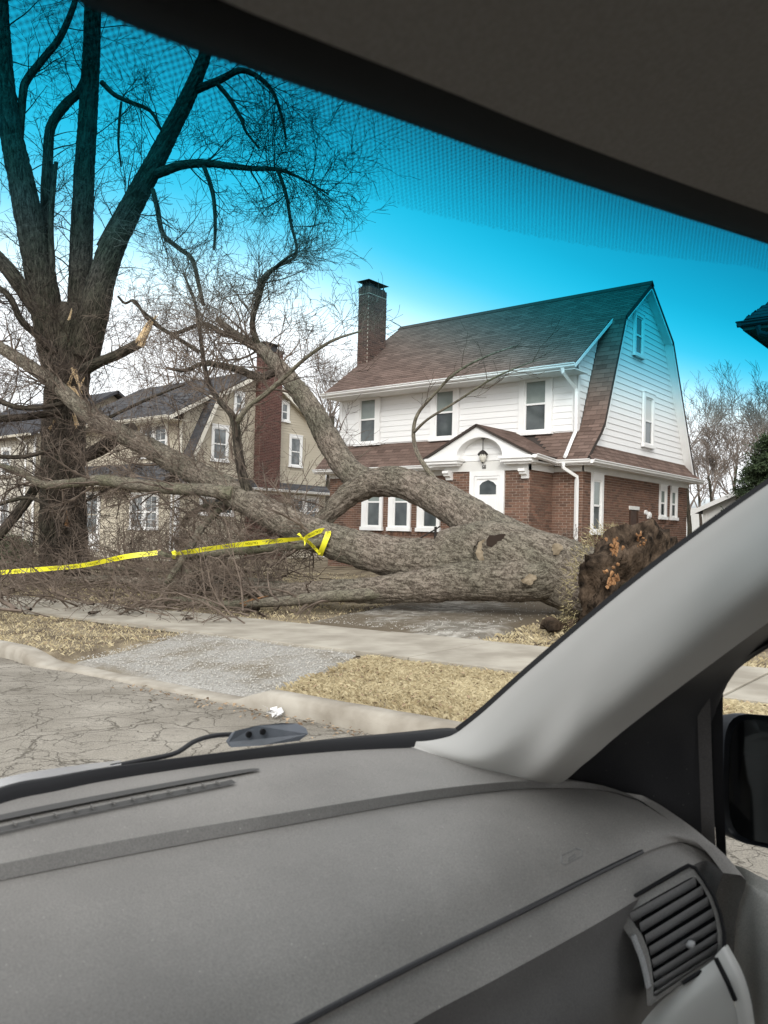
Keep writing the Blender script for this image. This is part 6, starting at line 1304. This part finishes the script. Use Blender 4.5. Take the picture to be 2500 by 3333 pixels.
# ---- pillar trim
inn = [ch(986, 1577, -.35), at(1040, 1534, 1.31), at(1120, 1462, 1.25), at(1210, 1384, 1.19), at(1300, 1308, 1.135), at(1400, 1228, 1.08), at(1520, 1138, 1.02), at(1659, 1040, .965), at(1900, 880, .86)]
def pil(off_px, off_py, dd):                        # lines running along the pillar, nearer the door
    return [at(x + off_px[i], y + off_py[i], d * dd[i]) for i, (x, y, d) in enumerate([(986, 1577, 1.36), (1040, 1534, 1.31), (1120, 1462, 1.25), (1210, 1384, 1.19), (1300, 1308, 1.135), (1400, 1228, 1.08), (1520, 1138, 1.02), (1659, 1040, .965), (1900, 880, .86)])]
one = [1] * 9
pl0 = pil([-3] * 9, [-5] * 9, [1.004] * 9)
pl1 = pil([4] * 9, [4] * 9, [.995] * 9)
PD9 = (1.36, 1.31, 1.25, 1.19, 1.135, 1.08, 1.02, .965, .86)
def pq(L, k): return [at(x, y, d * kk) for (x, y), d, kk in zip(L, PD9, k)]
pl2 = pq([(966, 1595), (1040, 1575), (1125, 1505), (1215, 1425), (1305, 1350), (1405, 1270), (1525, 1178), (1664, 1078), (1905, 915)], [.975] * 9)
pl3 = pq([(916, 1605), (1030, 1628), (1130, 1590), (1210, 1520), (1290, 1450), (1385, 1375), (1500, 1285), (1640, 1180), (1890, 1010)], [.955] * 9)
pl4 = pq([(866, 1599), (1010, 1650), (1120, 1672), (1200, 1635), (1280, 1562), (1370, 1492), (1480, 1405), (1612, 1300), (1860, 1125)], [.955, .95, .95, .955, .96, .96, .965, .965, .97])
pl5 = pq([(851, 1597), (1060, 1662), (1190, 1692), (1262, 1650), (1335, 1588), (1422, 1520), (1522, 1445), (1659, 1345), (1900, 1180)], [.965, .955, .965, .985, .99, .995, 1.0, 1.0, 1.0])
pl5[:3] = [ch(851, 1603, -.364), ch(1060, 1666, -.380), ch(1190, 1696, -.394)]; pl4[:3] = [ch(866, 1601, -.3635), ch(1010, 1652, -.374), ch(1120, 1678, -.380)]; pl3[:2] = [ch(916, 1601, -.357), ch(1030, 1630, -.352)]; pl2[0] = ch(966, 1592, -.350)
loft([pl0, pl1], 60, m_black, 'pillar_seal', sub=1)
loft([[p for p in pl1], pl2, pl3, pl4, pl5], 60, m_pillar, 'pillar_trim', sub=5)
# mirror sail panel and door frame (black), side glass, mirror, door card
def quad(name, pts, m, th=.01, par=car):
    mb = MB(); slab_poly(mb, pts, th); return O(name, mb, m, parent=par)
sail = loft([[CAM + (p - CAM) * 1.012 - Z * 0.0 for p in pl4],
             [at(1060, 1720, 1.32), at(1160, 1706, 1.31), at(1260, 1700, 1.30), at(1330, 1640, 1.28), at(1385, 1590, 1.27), at(1440, 1530, 1.25), at(1500, 1490, 1.24), at(1590, 1420, 1.2), at(1900, 1230, 1.1)],
             [at(1090, 1900, 1.36), at(1200, 1950, 1.35), at(1330, 2000, 1.33), at(1440, 1990, 1.31), at(1510, 1970, 1.30), at(1525, 1750, 1.29), at(1538, 1560, 1.27), at(1600, 1440, 1.23), at(1920, 1260, 1.12)]], 40, m_blk2, 'sail_panel', sub=3)
loft([[at(1505, 1500, 1.262), at(1512, 1700, 1.275), at(1520, 1880, 1.29), at(1540, 2050, 1.3)], [at(1533, 1470, 1.25), at(1540, 1700, 1.265), at(1548, 1860, 1.28), at(1560, 2050, 1.29)]], 16, plastic('grey_door_frame', (.075, .07, .068), .6), 'door_frame', sub=1)
loft([[at(1533, 1462, 1.262), at(1540, 1700, 1.27), at(1548, 1850, 1.285), at(1552, 1990, 1.3)], [at(1566, 1432, 1.25), at(1562, 1500, 1.255), at(1563, 1700, 1.26), at(1570, 1862, 1.275)]], 16, m_black, 'window_seal', sub=1)
loft([[at(1566, 1400, 1.27), at(1900, 1180, 1.1)], [at(1566, 1900, 1.28), at(1900, 2000, 1.1)]], 4, clear_glass(), 'side_window', sub=1)
loft([[at(1560, 1448, 1.262), at(1600, 1412, 1.225), at(1660, 1376, 1.19), at(1900, 1240, 1.1)], [at(1566, 1462, 1.258), at(1606, 1424, 1.22), at(1664, 1388, 1.185), at(1900, 1256, 1.095)]], 12, m_black, 'window_seal', sub=1)
# side mirror housing outside the glass
mc = at(1668, 1690, 1.62); nrm_ = -(mc - CAM) / np.linalg.norm(mc - CAM); ax_r = np.cross(-nrm_, Z); ax_r /= np.linalg.norm(ax_r)
mir = None; mb = MB(); NU, NV = 28, 16
for j in range(NV):
    f = j / (NV - 1) * math.pi / 2
    for i in range(NU):
        t = i * 2 * math.pi / NU; c, s = math.cos(t), math.sin(t); e = .45
        xx = math.copysign(abs(c) ** e, c) * .092; zz = math.copysign(abs(s) ** e, s) * .135
        g = math.cos(f) ** .6 if j < NV - 1 else 0.0
        mb.v.append(tuple(mc + ax_r * xx * (g * .9 + .1 if j == 0 else g) + Z * zz * (g if j else 1) + _f * math.sin(f) * .10))
for j in range(NV - 1):
    for i in range(NU): mb.f.append((j * NU + i, j * NU + (i + 1) % NU, (j + 1) * NU + (i + 1) % NU, (j + 1) * NU + i))
mir = O('side_mirror', mb, mat('navy_mirror_shell', (0.012, 0.015, 0.02), rough=.35, spec=.4), parent=car, smooth=True)
mb = MB(); pts = []
for i in range(28):
    t = i * 2 * math.pi / 28; c, s = math.cos(t), math.sin(t); pts.append(mc - _f * .002 + ax_r * math.copysign(abs(c) ** .45, c) * .083 + Z * math.copysign(abs(s) ** .45, s) * .125)
mb.poly(pts); O('mirror_glass', mb, mat('mirror', (.05, .055, .06), rough=.05, metal=1.0), parent=mir)
# door card
loft([[at(1548, 1862, 1.27), at(1600, 1872, 1.22), at(1660, 1902, 1.17), at(1900, 2010, 1.05)], [at(1550, 1888, 1.265), at(1600, 1900, 1.215), at(1660, 1930, 1.165), at(1900, 2040, 1.04)], [at(1560, 1905, 1.25), at(1612, 1916, 1.20), at(1660, 1950, 1.155), at(1900, 2080, 1.03)], [at(1575, 2040, 1.22), at(1618, 2050, 1.18), at(1665, 2080, 1.13), at(1900, 2200, 1.0)], [at(1590, 2130, 1.20), at(1625, 2170, 1.17), at(1670, 2200, 1.11), at(1900, 2330, .98)], [at(1600, 2400, 1.18), at(1640, 2420, 1.14), at(1680, 2450, 1.1), at(1900, 2550, .95)]], 24, m_doorp, 'door_card', sub=4)
# ---- air vent with slats
def vz(x, y): return ((1700 + x / 2.0738) / DS, (2500 + y / 2.0738) / DS)
def vp(x, y, off=0.0):
    px, py = vz(x, y); d = 1.04 - (y - 950) / 1000 * .055 - (x - 950) / 1000 * .02; return at(px, py, d - off)
out_ = [(600, 962), (640, 935), (850, 812), (1060, 690), (1125, 657), (1165, 672), (1220, 745), (1290, 860), (1335, 980), (1362, 1110), (1362, 1220), (1340, 1275), (1300, 1312), (1080, 1455), (870, 1602), (845, 1600), (838, 1500), (820, 1390), (790, 1285), (735, 1160), (660, 1045)]
inn_ = [(705, 985), (735, 965), (900, 870), (1080, 770), (1140, 738), (1175, 745), (1212, 795), (1262, 890), (1300, 1000), (1318, 1110), (1322, 1205), (1312, 1255), (1280, 1285), (1080, 1420), (905, 1540), (885, 1535), (884, 1440), (872, 1330), (850, 1230), (810, 1130), (750, 1040)]
mb = MB(); k_ = len(out_)
for a, off in ((out_, .004), (inn_, .006)): mb.v += [tuple(vp(*q, off)) for q in a]
mb.v += [tuple(vp(*q, -.03)) for q in inn_]
mb.v += [tuple(vp(*q, -.07)) for q in out_]
for i in range(k_):
    j = (i + 1) % k_; mb.f += [(i, j, k_ + j, k_ + i), (k_ + i, k_ + j, 2 * k_ + j, 2 * k_ + i), (j, i, 3 * k_ + i, 3 * k_ + j)]
vent = O('air_vent', mb, plastic('vent_surround', (.19, .183, .172), .5, .05), parent=car)
mb = MB(); mb.tube([vp(*q, .006) for q in out_[:14]], .0026, 6); O('vent_seam', mb, m_black, parent=vent)
mb = MB(); mb.poly([vp(*q, -.03) for q in inn_]); O('vent_back', mb, m_black, parent=vent)
sl = [((712, 992), (1168, 738)), ((790, 1052), (1216, 796)), ((828, 1132), (1252, 872)), ((856, 1212), (1286, 950)), ((874, 1298), (1308, 1032)), ((884, 1384), (1318, 1112)), ((886, 1456), (1320, 1186)), ((888, 1518), (1312, 1250))]
for i, (a, b) in enumerate(sl):
    mb = MB(); p, q = vp(*a, .004), vp(*b, .004); thx = .030 if i < 6 else .02
    pd, qd = vp(a[0] + 12, a[1] + 62 - i * 2, -.012), vp(b[0] + 8, b[1] + 58 - i * 2, -.012)
    n1 = (CAM - p) / np.linalg.norm(CAM - p)
    mb.hexa([p, q, qd, pd, p + n1 * .0035 + Z * .001, q + n1 * .0035 + Z * .001, qd + n1 * .001, pd + n1 * .001]); O('slat', mb, m_vent, parent=vent)
mb = MB(); p = vp(1115, 1200, .012); mb.tube([p, vp(1140, 1190, .016), vp(1155, 1180, .012)], [.003, .0055, .003], 10); O('vent_tab', mb, m_vent, parent=vent, smooth=True)
mb = MB()
for k in range(18):
    t = k / 17; y = 1140 + t * 330; x = float(np.interp(y, [1140, 1285, 1400, 1480], [752, 808, 838, 852])); p = vp(x, y, .008); mb.tube([p - _r * .004, p + _r * .004], .0024, 5)
O('thumb_wheel', mb, m_vent, parent=vent, kind='stuff')
# lower silver trim panel by the door
loft([[at(1310, 2330, 1.02), at(1400, 2192, 1.02), at(1480, 2120, 1.01), at(1548, 2068, 1.0)], [at(1340, 2400, 1.0), at(1420, 2260, 1.0), at(1500, 2160, .995), at(1570, 2120, .99)], [at(1400, 2500, 1.0), at(1470, 2350, 1.0), at(1540, 2240, .995), at(1600, 2212, .99)]], 24, m_silver, 'lower_trim', sub=4)
loft([[at(1544, 2066, .995), at(1572, 2120, .985), at(1590, 2180, .985), at(1600, 2260, .985)], [at(1562, 2046, 1.0), at(1592, 2100, .99), at(1612, 2170, .99), at(1625, 2260, .99)], [at(1572, 2040, 1.03), at(1604, 2100, 1.03), at(1624, 2170, 1.03), at(1636, 2260, 1.03)]], 16, m_silver, 'trim_edge', sub=3)
mb = MB(); mb.tube([at(1546, 2070, .992), at(1572, 2122, .982), at(1588, 2160, .981)], .003, 6); O('trim_seam', mb, m_black, parent=car)
# ---- wiper parked at the foot of the screen
wp = MB(); pr = [at(488, 1601, 1.36), at(500, 1583, 1.36), at(545, 1572, 1.37), at(600, 1566, 1.38), at(632, 1567, 1.39), at(652, 1578, 1.39), at(656, 1590, 1.385), at(640, 1598, 1.38), at(560, 1608, 1.365), at(495, 1612, 1.355)]
dn = _f * .03; nk = len(pr); wp.v = [tuple(p) for p in pr] + [tuple(p - _f * .012 + Z * .006 if 0 < i < 7 else p - _f * .008) for i, p in enumerate(pr)]
wp.f = [tuple(range(nk)), tuple(reversed(range(nk, 2 * nk)))] + [(i, (i + 1) % nk, nk + (i + 1) % nk, nk + i) for i in range(nk)]
wiper = O('wiper', wp, mat('slate_wiper_cover', (0.075, 0.085, 0.10), (0.11, 0.12, 0.14), scale=20, rough=.5), parent=car)
for x, y in ((536, 1586), (566, 1580)): mb = MB(); p = at(x, y, 1.352); mb.tube([p, p - _f * .004], .0055, 10); O('bolt', mb, m_black, parent=wiper)
mb = MB(); mb.tube(spline([(*at(500, 1586, 1.375),), (*at(470, 1588, 1.36),), (*at(440, 1594, 1.34),), (*at(415, 1604, 1.32),), (*at(395, 1618, 1.30),), (*at(370, 1630, 1.28),), (*at(300, 1644, 1.24),), (*at(240, 1656, 1.2),)], .01), .0042, 8); O('wiper_arm', mb, m_blk2, parent=wiper, smooth=True)

# ---- unseen rest of the cabin shell, added to cut light from behind and below: floor, bulkhead, door lower halves, rear
m_carpet = mat('dark_carpet', (0.03, 0.029, 0.028), (0.05, 0.048, 0.046), scale=200, rough=.95)
def cbox(name, a0, b0, h0, a1, b1, h1, m):
    mb = MB(); mb.hexa([CC(a0, b0, h0), CC(a1, b0, h0), CC(a1, b1, h0), CC(a0, b1, h0), CC(a0, b0, h1), CC(a1, b0, h1), CC(a1, b1, h1), CC(a0, b1, h1)]); return O(name, mb, m, parent=car)
cbox('floor', -.5, -2.2, -1.12, 1.26, .95, -1.06, m_carpet)
cbox('bulkhead', -.5, .86, -1.05, 1.2, .92, -.52, m_carpet)
cbox('driver_door', -.52, -2.2, -1.05, -.45, .85, -.36, m_doorp)
cbox('passenger_door', 1.24, -2.2, -1.05, 1.30, .30, -.50, m_doorp)
cbox('rear_panel', -.5, -2.26, -1.05, 1.26, -2.2, -.30, m_carpet)
cbox('rear_pillar', 1.15, -2.2, -.5, 1.25, -1.9, .26, m_pillar); cbox('rear_pillar', -.5, -2.2, -.36, -.4, -1.9, .26, m_pillar); cbox('door_post', 1.16, -.75, -.5, 1.24, -.6, .26, m_pillar); cbox('door_post', -.5, -.75, -.36, -.42, -.6, .26, m_pillar)
def seat(a):
    st = MB(); st.hexa([CC(a - .25, -.75, -.95), CC(a + .25, -.75, -.95), CC(a + .24, -.15, -.95), CC(a - .24, -.15, -.95), CC(a - .25, -.75, -.72), CC(a + .25, -.75, -.72), CC(a + .24, -.15, -.66), CC(a - .24, -.15, -.66)])
    o = O('seat', st, m_carpet, parent=car); bk = MB(); bk.hexa([CC(a - .25, -.95, -.75), CC(a + .25, -.95, -.75), CC(a + .25, -.75, -.72), CC(a - .25, -.75, -.72), CC(a - .2, -1.15, -.12), CC(a + .2, -1.15, -.12), CC(a + .2, -1.03, -.12), CC(a - .2, -1.03, -.12)]); O('backrest', bk, m_carpet, parent=o)
seat(.76)
